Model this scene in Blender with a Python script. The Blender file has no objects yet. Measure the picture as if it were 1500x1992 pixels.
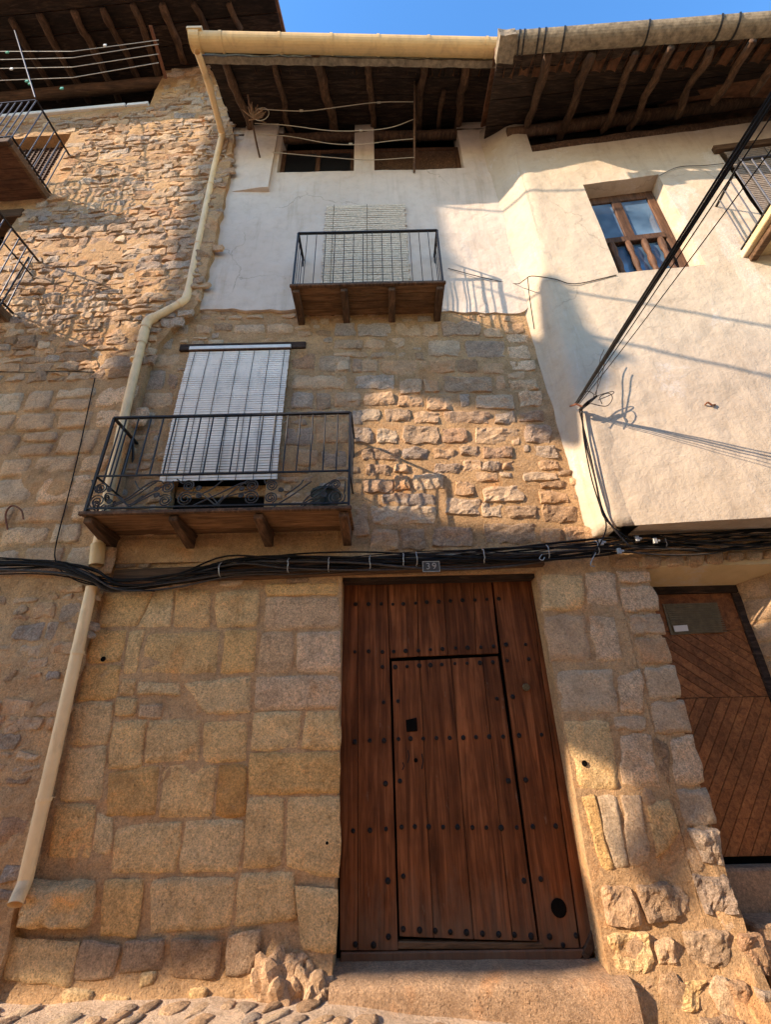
import bpy, bmesh, math, random
from mathutils import Vector, Matrix, noise
from mathutils.geometry import delaunay_2d_cdt
random.seed(7)
S = bpy.context.scene
C = S.collection
rad = math.radians

# ------------------------------------------------------------ camera
TILT, ROLL, FPX = rad(26.2), rad(1.3), 860.0
CAM = Vector((0, -4.35, 1.6))
R0 = Vector((1, 0, 0)); U0 = Vector((0, -math.sin(TILT), math.cos(TILT))); F = Vector((0, math.cos(TILT), math.sin(TILT)))
RV = R0*math.cos(ROLL) - U0*math.sin(ROLL)
UV = U0*math.cos(ROLL) + R0*math.sin(ROLL)
cd = bpy.data.cameras.new('camera'); cam = bpy.data.objects.new('camera', cd); C.objects.link(cam)
cam.matrix_world = Matrix(((RV.x, UV.x, -F.x, CAM.x), (RV.y, UV.y, -F.y, CAM.y), (RV.z, UV.z, -F.z, CAM.z), (0, 0, 0, 1)))
cd.sensor_fit = 'VERTICAL'; cd.sensor_height = 24.0; cd.lens = FPX/1992*24.0
cd.clip_start = 0.05; cd.clip_end = 500
S.camera = cam

# ------------------------------------------------------------ light
LDIR = Vector((2.2, 1.0, -1.2))
w = bpy.data.worlds.new('World'); S.world = w; w.use_nodes = True
wn = w.node_tree; bg = wn.nodes['Background']
sky = wn.nodes.new('ShaderNodeTexSky'); sky.sky_type = 'NISHITA'; sky.sun_disc = False
sd = -LDIR.normalized()
sky.sun_elevation = math.asin(sd.z); sky.sun_rotation = math.atan2(sd.x, sd.y)
sky.ozone_density = 5.0; sky.air_density = 1.35; sky.dust_density = 0.2
hs = wn.nodes.new('ShaderNodeHueSaturation'); hs.inputs['Saturation'].default_value = 1.15; hs.inputs['Hue'].default_value = .502
wn.links.new(sky.outputs[0], hs.inputs['Color']); wn.links.new(hs.outputs[0], bg.inputs[0]); bg.inputs[1].default_value = 0.14
sl = bpy.data.lights.new('sun', 'SUN'); sl.energy = 3.4; sl.angle = rad(0.5); sl.color = (1.0, 0.81, 0.61)
sun = bpy.data.objects.new('sun', sl); C.objects.link(sun)
sun.rotation_euler = LDIR.to_track_quat('-Z', 'Y').to_euler(); sun.location = (-10, -5, 20)
S.view_settings.view_transform = 'Standard'; S.view_settings.look = 'None'
S.view_settings.exposure = 1.68; S.view_settings.gamma = 1.0
S.render.engine = 'CYCLES'
try:
    S.cycles.max_bounces = 10; S.cycles.diffuse_bounces = 8
except Exception: pass

# ------------------------------------------------------------ helpers: pixel -> place
def ray(px, py): return F + RV*((px-750)/FPX) + UV*((996-py)/FPX)
def proj(p):
    d = p-CAM; z = d.dot(F); return (750+FPX*d.dot(RV)/z, 996-FPX*d.dot(UV)/z)
class Plane:
    def __init__(s, O, a):
        s.O = Vector(O); s.u = Vector((math.cos(a), -math.sin(a), 0)); s.n = Vector((-math.sin(a), -math.cos(a), 0))
    def w(s, px, py, d=0.0):
        D = ray(px, py); O = s.O+s.n*d; return CAM + D*((O-CAM).dot(s.n)/D.dot(s.n))
    def p(s, a, z, d=0.0): return Vector((s.O.x, s.O.y, 0)) + s.u*a + Vector((0, 0, z)) + s.n*d
    def sz(s, P): return ((P-s.O).dot(s.u), P.z)
    def px(s, px, py, d=0.0): return s.sz(s.w(px, py, d))
PC = Plane((0, 0, 0), 0)
PR = Plane((2.24, -.28, 0), rad(5.5))
PL = Plane((-2.81, -.10, 0), rad(3))
def rayz(px, py, z):
    D = ray(px, py); return CAM + D*((z-CAM.z)/D.z)
def rplane(px, py, P0, N):
    D = ray(px, py); return CAM + D*((P0-CAM).dot(N)/D.dot(N))

# ------------------------------------------------------------ helpers: objects
def thing(name, label, cat, loc=(0, 0, 0), group=None):
    o = bpy.data.objects.new(name, None); C.objects.link(o); o.location = loc
    o['label'] = label; o['category'] = cat
    if group: o['group'] = group
    o.empty_display_size = .1
    return o
def obj(name, bm, mat, parent=None, smooth=False, kind=None, label=None):
    me = bpy.data.meshes.new(name); bmesh.ops.recalc_face_normals(bm, faces=bm.faces); bm.to_mesh(me); bm.free()
    if mat: me.materials.append(mat)
    if smooth:
        for p in me.polygons: p.use_smooth = True
    o = bpy.data.objects.new(name, me); C.objects.link(o)
    if parent:
        o.parent = parent
        if parent.type == 'EMPTY': o.matrix_parent_inverse = Matrix.Translation(-parent.location)
    if kind: o['kind'] = kind
    if label: o['label'] = label
    return o
def inst(name, me, parent, loc, rot=None, scale=None):
    o = bpy.data.objects.new(name, me); C.objects.link(o); o.parent = parent
    if parent.type == 'EMPTY': o.matrix_parent_inverse = Matrix.Translation(-parent.location)
    o.location = loc
    if rot is not None: o.rotation_euler = rot
    if scale is not None: o.scale = scale
    return o
def tag(o, label, cat, group=None):
    o['label'] = label; o['category'] = cat
    if group: o['group'] = group
    return o
def hexa(bm, c8):
    v = [bm.verts.new(c) for c in c8]
    for f in ((0, 1, 2, 3), (7, 6, 5, 4), (0, 4, 5, 1), (1, 5, 6, 2), (2, 6, 7, 3), (3, 7, 4, 0)):
        bm.faces.new([v[i] for i in f])
    return v
def box(bm, a, b):
    (x0, y0, z0), (x1, y1, z1) = a, b
    return hexa(bm, [(x0, y0, z0), (x1, y0, z0), (x1, y0, z1), (x0, y0, z1), (x0, y1, z0), (x1, y1, z0), (x1, y1, z1), (x0, y1, z1)])
def bar(bm, A, B, wd, ht, up=Vector((0, 0, 1)), taper=1.0):
    A = Vector(A); B = Vector(B); d = (B-A).normalized(); s = d.cross(up)
    if s.length < 1e-3: s = d.cross(Vector((1, 0, 0)))
    s.normalize(); u = s.cross(d).normalized()
    c = []
    for P, k in ((A, 1), (B, taper)):
        for a, b in ((-1, -1), (1, -1), (1, 1), (-1, 1)): c.append(P + s*(a*wd/2*k) + u*(b*ht/2*k))
    return hexa(bm, c)
def quadprism(bm, q, n, t):
    """front quad q, thickness t along -n"""
    return hexa(bm, list(q)+[p-n*t for p in q])
def beveled(bm, off=.006, seg=1):
    bmesh.ops.bevel(bm, geom=[e for e in bm.edges], offset=off, segments=seg, affect='EDGES', profile=.6)
def tube(bm, pts, r, n=8, caps=True, wob=0.0, seed=0):
    pts = [Vector(p) for p in pts]; rings = []
    t0 = (pts[1]-pts[0]).normalized(); s = t0.orthogonal().normalized()
    for i, p in enumerate(pts):
        if i == 0: t = (pts[1]-pts[0])
        elif i == len(pts)-1: t = (pts[-1]-pts[-2])
        else: t = (pts[i+1]-pts[i]).normalized()+(pts[i]-pts[i-1]).normalized()
        t.normalize(); s = (s - t*s.dot(t)).normalized(); b = t.cross(s)
        rr = r[i] if isinstance(r, (list, tuple)) else r
        ring = []
        for k in range(n):
            a = 2*math.pi*k/n; q = rr
            if wob: q *= 1+wob*noise.noise(Vector((k*.9+seed*3.1, i*.7, seed)))
            ring.append(bm.verts.new(p + s*(math.cos(a)*q) + b*(math.sin(a)*q)))
        rings.append(ring)
    for i in range(len(rings)-1):
        for k in range(n):
            bm.faces.new((rings[i][k], rings[i][(k+1) % n], rings[i+1][(k+1) % n], rings[i+1][k]))
    if caps:
        bm.faces.new(rings[0][::-1]); bm.faces.new(rings[-1])
def crook(pts, step, s, amp=.03):
    out = resample(pts, step)
    return [p+Vector((noise.noise(Vector((i*.35, s, 0))), noise.noise(Vector((i*.35, s, 5))), noise.noise(Vector((i*.35, s, 9)))*.4))*amp for i, p in enumerate(out)]
def resample(pts, step):
    pts = [Vector(p) for p in pts]; out = []
    for i in range(len(pts)-1):
        n = max(1, int((pts[i+1]-pts[i]).length/step))
        for k in range(n): out.append(pts[i].lerp(pts[i+1], k/n))
    out.append(pts[-1]); return out
def catmull(pts, n=6):
    pts = [Vector(p) for p in pts]; P = [pts[0]*2-pts[1]]+pts+[pts[-1]*2-pts[-2]]; out = []
    for i in range(1, len(P)-2):
        for k in range(n):
            t = k/n; a, b, c, d = P[i-1:i+3]
            out.append(.5*((2*b)+(c-a)*t+(2*a-5*b+4*c-d)*t*t+(3*b-a-3*c+d)*t**3))
    out.append(pts[-1]); return out
def fbm(v, o=4):
    return noise.fractal(v, 1.0, 2.0, o, noise_basis='PERLIN_ORIGINAL')
def inpoly(x, y, poly):
    c = False; n = len(poly)
    for i in range(n):
        x1, y1 = poly[i]; x2, y2 = poly[(i+1) % n]
        if (y1 > y) != (y2 > y) and x < (x2-x1)*(y-y1)/(y2-y1)+x1: c = not c
    return c
def wall_sheet(pl, outer, holes, d=0.0, thick=.3, step=.12, amp=.01, freq=1.5, depth_fn=None, jag=0.0, jstep=.08, jz=None):
    """solid wall of a plane: outline and openings in (s, z), front relief from noise"""
    def jagged(poly):
        out = []
        for i in range(len(poly)):
            a = Vector(poly[i]); b = Vector(poly[(i+1) % len(poly)]); n = max(1, int((b-a).length/jstep))
            nn = Vector((-(b-a).y, (b-a).x)).normalized()
            for k in range(n):
                q = a.lerp(b, k/n)
                if 0 < k: q = q+nn*jag*noise.noise(Vector((q.x*5, q.y*5, 3.3)))*1.6
                out.append((q.x, q.y))
        return out
    if jag: outer = jagged(outer)
    loops = [outer]+holes
    V = []; E_ = []
    for lp in loops:
        n0 = len(V); V += [Vector((a, b)) for a, b in lp]; E_ += [(n0+i, n0+(i+1) % len(lp)) for i in range(len(lp))]
    cv, ce, cf = delaunay_2d_cdt(V, E_, [], 0, 1e-6)[:3]
    bm = bmesh.new(); vs = [bm.verts.new((v.x, v.y, 0)) for v in cv]
    for f_ in cf:
        cx = sum(cv[i].x for i in f_)/len(f_); cy = sum(cv[i].y for i in f_)/len(f_)
        if inpoly(cx, cy, outer) and not any(inpoly(cx, cy, hl) for hl in holes):
            try: bm.faces.new([vs[i] for i in f_])
            except ValueError: pass
    bmesh.ops.delete(bm, geom=[v for v in bm.verts if not v.link_faces], context='VERTS')
    xs = [a for a, b in outer]; zs = [b for a, b in outer]
    for ax, lo, hi in ((0, min(xs), max(xs)), (1, min(zs), max(zs))):
        k = lo+step
        while k < hi:
            co = Vector((k, 0, 0)) if ax == 0 else Vector((0, k, 0)); no = Vector((1, 0, 0)) if ax == 0 else Vector((0, 1, 0))
            bmesh.ops.bisect_plane(bm, geom=bm.verts[:]+bm.edges[:]+bm.faces[:], plane_co=co, plane_no=no, dist=1e-4)
            k += step
    be = [e for e in bm.edges if e.is_boundary]
    ret = bmesh.ops.extrude_edge_only(bm, edges=be)
    back = set(v for v in ret['geom'] if isinstance(v, bmesh.types.BMVert))
    for v in bm.verts:
        a, z = v.co.x, v.co.y
        if v in back: v.co = pl.p(a, z, d-thick)
        else:
            q = amp*fbm(Vector((a*freq, z*freq, d*7)))+amp*.35*fbm(Vector((a*freq*5, z*freq*5, 2)))
            if depth_fn: q += depth_fn(a, z)
            v.co = pl.p(a, z, d+q)
    return bm

# ------------------------------------------------------------ materials
class NB:
    def __init__(s, name):
        s.m = bpy.data.materials.new(name); s.m.use_nodes = True; s.t = s.m.node_tree
        s.b = s.t.nodes['Principled BSDF']; s.b.inputs['Roughness'].default_value = .9
        s.b.inputs['Specular IOR Level'].default_value = .25
        s.geo = s.n('ShaderNodeNewGeometry'); s.oi = s.n('ShaderNodeObjectInfo')
        s.pos = s.geo.outputs['Position']
    def n(s, ty, **k):
        x = s.t.nodes.new(ty)
        for a, b in k.items(): setattr(x, a, b)
        return x
    def l(s, a, b): s.t.links.new(a, b)
    def put(s, inp, v):
        if hasattr(v, 'is_linked') or isinstance(v, bpy.types.NodeSocket): s.l(v, inp)
        else: inp.default_value = v
    def math(s, op, a, b=0.0, clamp=False):
        x = s.n('ShaderNodeMath', operation=op, use_clamp=clamp); s.put(x.inputs[0], a); s.put(x.inputs[1], b); return x.outputs[0]
    def vmul(s, v, sc, off=None):
        x = s.n('ShaderNodeMapping'); s.l(v, x.inputs[0]); x.inputs['Scale'].default_value = sc
        if off is not None: s.l(off, x.inputs['Location'])
        return x.outputs[0]
    def noise(s, vec, scale, detail=4, rough=.6, dist=0.0):
        x = s.n('ShaderNodeTexNoise'); s.l(vec, x.inputs['Vector']); x.inputs['Scale'].default_value = scale
        x.inputs['Detail'].default_value = detail; x.inputs['Roughness'].default_value = rough; x.inputs['Distortion'].default_value = dist
        return x.outputs['Fac']
    def vor(s, vec, scale, feature='F1'):
        x = s.n('ShaderNodeTexVoronoi', feature=feature); s.l(vec, x.inputs['Vector']); x.inputs['Scale'].default_value = scale
        return x.outputs['Distance']
    def ramp(s, fac, stops, interp='LINEAR'):
        x = s.n('ShaderNodeValToRGB'); s.l(fac, x.inputs[0]); e = x.color_ramp.elements; x.color_ramp.interpolation = interp
        while len(e) < len(stops): e.new(.5)
        for i, (p, c) in enumerate(stops):
            e[i].position = p; e[i].color = (c[0], c[1], c[2], 1) if isinstance(c, tuple) else (c, c, c, 1)
        return x.outputs[0]
    def mix(s, fac, a, b, mode='MIX'):
        x = s.n('ShaderNodeMix', data_type='RGBA', blend_type=mode); s.put(x.inputs[0], fac)
        for i, v in ((6, a), (7, b)):
            if isinstance(v, tuple): x.inputs[i].default_value = (v[0], v[1], v[2], 1)
            else: s.l(v, x.inputs[i])
        return x.outputs[2]
    def bump(s, h, strength, dist, prev=None):
        x = s.n('ShaderNodeBump'); x.inputs['Strength'].default_value = strength; x.inputs['Distance'].default_value = dist
        s.l(h, x.inputs['Height'])
        if prev is not None: s.l(prev, x.inputs['Normal'])
        return x.outputs[0]
    def done(s, col, nrm=None, rough=None):
        s.put(s.b.inputs['Base Color'], col if not isinstance(col, tuple) else (*col, 1))
        if nrm is not None: s.l(nrm, s.b.inputs['Normal'])
        if rough is not None: s.put(s.b.inputs['Roughness'], rough)
        return s.m

def mat_stone(name, pal, rough_bump=1.0, spk=.5, flat=False, low=None):
    k = NB(name); p = k.pos
    rnd = k.math('FRACT', k.math('ADD', k.oi.outputs['Random'], k.geo.outputs['Random Per Island']))
    if flat:
        base = k.ramp(k.noise(p, 1.6, 5, .65), [(i/(len(pal)-1)*.5+.25, c) for i, c in enumerate(pal)])
    else:
        base = k.ramp(rnd, [(i/(len(pal)-1), c) for i, c in enumerate(pal)])
    if low:   # the ground floor was repointed in a paler, golden mortar
        sx = k.n('ShaderNodeSeparateXYZ'); k.l(p, sx.inputs[0]); zn = k.math('ADD', sx.outputs[2], k.math('MULTIPLY', k.noise(p, 3, 3), .2))
        base = k.mix(k.ramp(k.math('MULTIPLY', zn, .1), [(.335, 1.0), (.345, 0.0)]), base, low)
    n1 = k.noise(p, 4.5, 6, .65); n2 = k.noise(p, 30, 6, .7); n3 = k.noise(p, 110, 3, .7)
    c = k.mix(1.0, base, k.ramp(n1, [(.25, (.72, .67, .60)), (.5, (1.02, 1.01, 1.0)), (.75, (1.28, 1.22, 1.12))]), 'MULTIPLY')
    c = k.mix(spk, c, k.ramp(n2, [(.3, (.5, .46, .42)), (.5, (1, 1, 1)), (.72, (1.25, 1.22, 1.18))]), 'MULTIPLY')
    c = k.mix(spk, c, k.ramp(k.noise(p, 75, 3, .75), [(.30, (.48, .43, .38)), (.5, (1.05, 1.04, 1.02)), (.66, (1.6, 1.56, 1.5))]), 'MULTIPLY')
    # ochre iron stains
    st = k.ramp(k.noise(p, 2.2, 4, .6, .6), [(.58, 0.0), (.72, .55)])
    c = k.mix(st, c, k.mix(1.0, c, (1.12, .80, .52), 'MULTIPLY'))
    # grey lichen
    li = k.ramp(k.noise(k.vmul(p, (1, 1, 1.3)), 3.1, 6, .75, .3), [(.60, 0.0), (.72, .6)])
    c = k.mix(k.math('MULTIPLY', li, .6), c, (.38, .30, .22))
    pit = k.ramp(k.vor(p, 42), [(.0, 0.0), (.34, 1.0)])
    pm = k.ramp(k.noise(p, 7, 3), [(.5, 0.0), (.6, 1.0)])
    pit2 = k.math('MULTIPLY', k.math('SUBTRACT', 1.0, pit), pm)
    c = k.mix(k.math('MULTIPLY', pit2, .7), c, (.10, .07, .045))
    b1 = k.bump(n1, .7*rough_bump, .06)
    b2 = k.bump(n2, .9*rough_bump, .034, b1)
    b3 = k.bump(n3, .8*rough_bump, .010, b2)
    b4 = k.bump(k.math('SUBTRACT', 1.0, pit2), .6*rough_bump, .01, b3)
    return k.done(c, b4, .92)

TAN = [(0.531, 0.346, 0.206), (0.578, 0.389, 0.230), (0.472, 0.298, 0.169), (0.555, 0.395, 0.254), (0.519, 0.311, 0.163), (0.590, 0.442, 0.290), (0.496, 0.359, 0.241)]
GOLD = [(0.700, 0.464, 0.215), (0.659, 0.437, 0.209), (0.742, 0.513, 0.256), (0.690, 0.420, 0.163), (0.639, 0.447, 0.233), (0.721, 0.519, 0.279), (0.669, 0.404, 0.175)]
RUB = [(0.476, 0.316, 0.197), (0.540, 0.382, 0.249), (0.423, 0.262, 0.145), (0.498, 0.382, 0.278), (0.498, 0.289, 0.162), (0.571, 0.458, 0.348), (0.423, 0.339, 0.273), (0.518, 0.328, 0.191)]
M = {}
M['stone'] = mat_stone('weathered_stone', TAN)
M['ashlar'] = mat_stone('golden_ashlar', GOLD, 1.0, .7)
M['greystone'] = mat_stone('grey_ashlar', [(0.585, 0.397, 0.238), (0.624, 0.442, 0.287), (0.546, 0.364, 0.207)], .9, .8)
M['rubble'] = mat_stone('rubble_stone', RUB, 1.5, .7)
M['ochre'] = mat_stone('ochre_stone', [(.62, .34, .115), (.66, .39, .15), (.58, .31, .10)], 1.1, .6)
M['mortar'] = mat_stone('lime_mortar', [(0.480, 0.295, 0.149), (0.516, 0.325, 0.167), (0.432, 0.266, 0.130), (0.552, 0.354, 0.184)], 1.1, .5, flat=True, low=(.56, .355, .185))
M['cement'] = mat_stone('old_cement', [(0.475, 0.305, 0.184), (0.537, 0.354, 0.218), (0.413, 0.262, 0.155)], 1.3, .6, flat=True)
M['facing'] = mat_stone('facing_render', [(.70, .56, .42), (.74, .60, .46), (.66, .52, .38)], .5, .2, flat=True)  # pale so the unseen facing walls bounce more light
M['street'] = mat_stone('street_paving', [(.60, .44, .31), (.64, .48, .34), (.55, .40, .28)], 1.0, .4, flat=True)

def mat_plaster(name, col, dirt, bumpk=1.0, streak=.3):
    k = NB(name); p = k.pos
    n1 = k.noise(p, .9, 5, .6, .4); n2 = k.noise(p, 6, 7, .65); n3 = k.noise(p, 45, 4, .65)
    c = k.mix(k.ramp(n1, [(.35, .75), (.65, 0.0)]), col, dirt)
    c = k.mix(.6, c, k.ramp(n2, [(.25, (.80, .77, .73)), (.5, (1, 1, 1)), (.8, (1.1, 1.09, 1.07))]), 'MULTIPLY')
    sk = k.ramp(k.noise(k.vmul(p, (3.5, 3.5, .35)), 1.6, 5, .7), [(.52, 0.0), (.75, streak)])
    c = k.mix(sk, c, k.mix(1.0, c, (.62, .58, .52), 'MULTIPLY'))
    sp = k.ramp(k.noise(p, 70, 2, .5), [(.70, 0.0), (.76, .35)])
    c = k.mix(sp, c, (.25, .2, .15))
    wv = k.n('ShaderNodeTexNoise'); k.l(p, wv.inputs['Vector']); wv.inputs['Scale'].default_value = 1.8; wv.inputs['Detail'].default_value = 6
    wp = k.n('ShaderNodeVectorMath', operation='MULTIPLY_ADD'); k.l(wv.outputs['Color'], wp.inputs[0]); wp.inputs[1].default_value = (.9, .9, .9); k.l(p, wp.inputs[2])
    cr = k.n('ShaderNodeTexVoronoi', feature='DISTANCE_TO_EDGE'); k.l(wp.outputs[0], cr.inputs['Vector']); cr.inputs['Scale'].default_value = .45
    cm = k.math('MULTIPLY', k.ramp(cr.outputs['Distance'], [(0, 1.0), (.006, 0.0)]), k.ramp(k.noise(p, .8, 2), [(.50, 0.0), (.58, .55)]))
    c = k.mix(cm, c, (.22, .17, .12))
    pa = k.math('MULTIPLY', k.ramp(k.noise(k.vmul(p, (1, 1, .6)), 1.1, 7, .7, .5), [(.57, 0.0), (.63, .5)]), k.ramp(k.noise(p, 60, 2, .6), [(.4, .3), (.6, 1.0)]))
    c = k.mix(pa, c, (.60, .55, .50))
    b1 = k.bump(n2, .55*bumpk, .05); b0 = k.bump(k.noise(p, 2.3, 3, .5), .5*bumpk, .09, b1)
    b2 = k.bump(n3, .35*bumpk, .008, b0)
    tr = k.bump(k.noise(k.vmul(p, (1, 1, 1.6)), 13, 3, .5, 1.5), .35*bumpk, .02, b2)
    return k.done(c, tr, .95)
M['white_plaster'] = mat_plaster('white_plaster', (.61, .505, .41), (.54, .43, .335), .55, .55)
M['cream_plaster'] = mat_plaster('cream_plaster', (.50, .405, .30), (.44, .345, .25), .6, .45)
M['soffit_plaster'] = mat_plaster('yellow_plaster', (.62, .46, .25), (.55, .40, .2), .5, .1)
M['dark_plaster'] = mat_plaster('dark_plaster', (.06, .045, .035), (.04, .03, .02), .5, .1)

def mat_wood(name, cols, grain=(19, 19, 1.0), bumpk=1.0, rough=.6, wear=None, spec=.3, across=None):
    k = NB(name); off = k.n('ShaderNodeCombineXYZ'); 
    r = k.math('MULTIPLY', k.oi.outputs['Random'], 37.0)
    r2 = k.math('MULTIPLY', k.geo.outputs['Random Per Island'], 23.0)
    k.l(r, off.inputs[0]); k.l(r2, off.inputs[1]); k.l(r, off.inputs[2])
    v = k.vmul(k.pos, grain, off.outputs[0])
    g1 = k.noise(v, 1.0, 6, .65, .8); g2 = k.noise(v, 4.0, 4, .6, .3)
    c = k.ramp(g1, [(.28, cols[0]), (.5, cols[1]), (.72, cols[2])])
    c = k.mix(.55, c, k.ramp(g2, [(.3, (.55, .5, .48)), (.5, (1, 1, 1)), (.75, (1.25, 1.2, 1.15))]), 'MULTIPLY')
    big = k.noise(k.pos, 1.7, 4, .6)
    c = k.mix(.8, c, k.ramp(big, [(.3, (.6, .58, .56)), (.5, (1, 1, 1)), (.7, (1.3, 1.22, 1.1))]), 'MULTIPLY')
    rr = k.ramp(k.oi.outputs['Random'], [(0, (.78, .76, .74)), (1, (1.18, 1.16, 1.14))])
    c = k.mix(1.0, c, rr, 'MULTIPLY')
    if wear:
        sx = k.n('ShaderNodeSeparateXYZ'); k.l(k.pos, sx.inputs[0])
        zz = k.math('ADD', sx.outputs[2], k.math('MULTIPLY', k.noise(k.vmul(k.pos, (9, 9, 3)), 1, 5, .7), .9))
        wf = k.ramp(zz, [(.35, .75), (.95, .0)])
        c = k.mix(wf, c, wear)
        wf2 = k.ramp(k.noise(k.vmul(k.pos, (14, 14, 4)), 1.3, 6, .7), [(.64, 0.0), (.72, .5)])
        c = k.mix(wf2, c, wear)
    b = k.bump(g1, .5*bumpk, .012); b2 = k.bump(g2, .4*bumpk, .004, b)
    k.b.inputs['Specular IOR Level'].default_value = spec
    return k.done(c, b2, rough)
M['door_wood'] = mat_wood('door_wood', [(0.039, 0.012, 0.005), (0.146, 0.049, 0.017), (0.282, 0.102, 0.038)], rough=.6, wear=(0.189, 0.119, 0.076), spec=.12)
M['door2_wood'] = mat_wood('varnished_wood', [(0.121, 0.045, 0.017), (0.270, 0.105, 0.036), (0.392, 0.168, 0.059)], grain=(22, 22, 22), rough=.5, spec=.15)
M['old_wood'] = mat_wood('old_timber', [(.030, .017, .010), (.085, .046, .025), (.17, .10, .058)], grain=(26, 3, 22), rough=.85)
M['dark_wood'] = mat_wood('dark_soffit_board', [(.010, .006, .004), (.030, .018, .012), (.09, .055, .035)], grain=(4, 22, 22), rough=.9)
M['deck_wood'] = mat_wood('deck_board', [(.07, .038, .018), (.16, .088, .042), (.26, .155, .08)], grain=(3, 26, 26), rough=.85)
M['frame_wood'] = mat_wood('window_frame_wood', [(.035, .018, .010), (.085, .040, .020), (.15, .08, .045)], grain=(26, 26, 3), rough=.7)
M['lintel_wood'] = mat_wood('lintel_wood', [(.03, .018, .010), (.10, .055, .028), (.19, .11, .06)], grain=(2, 26, 30), rough=.85)

def mat_plain(name, col, rough=.6, metal=0.0, var=.25, spec=.4, bump=.15, scale=12, dirt=None):
    k = NB(name); n1 = k.noise(k.pos, scale, 5, .65)
    lo = tuple(x*(1-var) for x in col); hi = tuple(min(1, x*(1+var)) for x in col)
    c = k.ramp(n1, [(.3, lo), (.7, hi)])
    if dirt:
        d = k.ramp(k.noise(k.vmul(k.pos, (4, 4, 1.2)), 1.4, 6, .7, .5), [(.50, 0.0), (.72, .6)]); c = k.mix(d, c, dirt)
    k.b.inputs['Metallic'].default_value = metal; k.b.inputs['Specular IOR Level'].default_value = spec
    return k.done(c, k.bump(n1, bump, .01), rough)
M['scroll'] = mat_plain('worn_iron', (.045, .04, .036), .6, .3, .4, scale=40)
M['iron'] = mat_plain('black_iron', (.018, .016, .015), .5, .3, .4, scale=40)
M['iron_grey'] = mat_plain('grey_iron', (.10, .10, .11), .45, .5, .3, scale=40)
M['stud'] = mat_plain('rusty_stud', (.012, .008, .006), .85, .1, .5, scale=60)
M['pipe'] = mat_plain('cream_pipe', (.80, .56, .29), .5, 0, .08, dirt=(.36, .24, .12), bump=.05, scale=5)
M['gutter'] = mat_plain('ochre_gutter', (.60, .40, .17), .5, 0, .10, dirt=(.34, .22, .10), bump=.08, scale=5)
M['old_gutter'] = mat_plain('weathered_gutter', (.20, .155, .10), .85, 0, .5, dirt=(.07, .05, .035), bump=.5, scale=14)
M['cable'] = mat_plain('black_cable', (.014, .012, .011), .8, 0, .5, scale=30, spec=.12)
M['cable_grey'] = mat_plain('grey_cable', (.055, .046, .04), .8, 0, .4, scale=30, spec=.15)
M['twine'] = mat_plain('pale_twine', (.34, .28, .20), .8, 0, .2, scale=50)
M['rust'] = mat_plain('rusty_iron', (.15, .055, .025), .8, 0, .4, scale=40)
M['blind'] = mat_plain('white_blind', (.85, .74, .60), .55, 0, .12, dirt=(.48, .42, .34), bump=.05, scale=3)
M['reed'] = mat_plain('reed_blind', (.60, .48, .34), .8, 0, .35, bump=.3, scale=35)
M['greyreed'] = mat_plain('brown_blind', (.20, .155, .12), .8, 0, .3, bump=.3, scale=25)
M['paint'] = mat_plain('white_paint', (.70, .68, .64), .6, 0, .1, scale=8)
M['tile'] = mat_plain('clay_tile', (.24, .11, .055), .9, 0, .5, bump=.6, scale=9, dirt=(.10, .07, .045))
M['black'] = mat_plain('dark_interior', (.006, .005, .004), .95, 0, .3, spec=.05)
M['plate'] = mat_plain('number_plate', (.045, .038, .028), .6, 0, .3, scale=60)
M['numeral'] = mat_plain('plate_numeral', (.30, .27, .22), .6, 0, .2, scale=80)
M['paper'] = mat_plain('paper_note', (.72, .66, .55), .7, 0, .05)
M['vent'] = mat_plain('brass_vent', (.16, .12, .06), .5, .2, .3, scale=20)
M['brass'] = mat_plain('tarnished_brass', (.14, .11, .06), .45, .7, .4, scale=80)
M['clip'] = mat_plain('galvanised_clip', (.35, .34, .32), .5, .5, .3, scale=40)
M['plastic_green'] = mat_plain('green_plastic', (.10, .32, .22), .5)
M['dry'] = mat_plain('dry_stalks', (.20, .11, .055), .9)
M['pot'] = mat_plain('dark_plant_pot', (.016, .024, .020), .6)
M['dark_pane'] = mat_plain('dark_pane', (.012, .013, .015), .3, 0, .3, spec=.3)
def mat_glass():
    k = NB('window_glass'); n = k.noise(k.pos, 1.6, 3, .5)
    c = k.ramp(n, [(.35, (.03, .06, .11)), (.65, (.12, .20, .30))])  # bluish sky reflection put into the base colour
    k.b.inputs['Specular IOR Level'].default_value = .9
    return k.done(c, k.bump(k.noise(k.pos, 3, 2, .5), .15, .01), .06)
M['glass'] = mat_glass()

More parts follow.
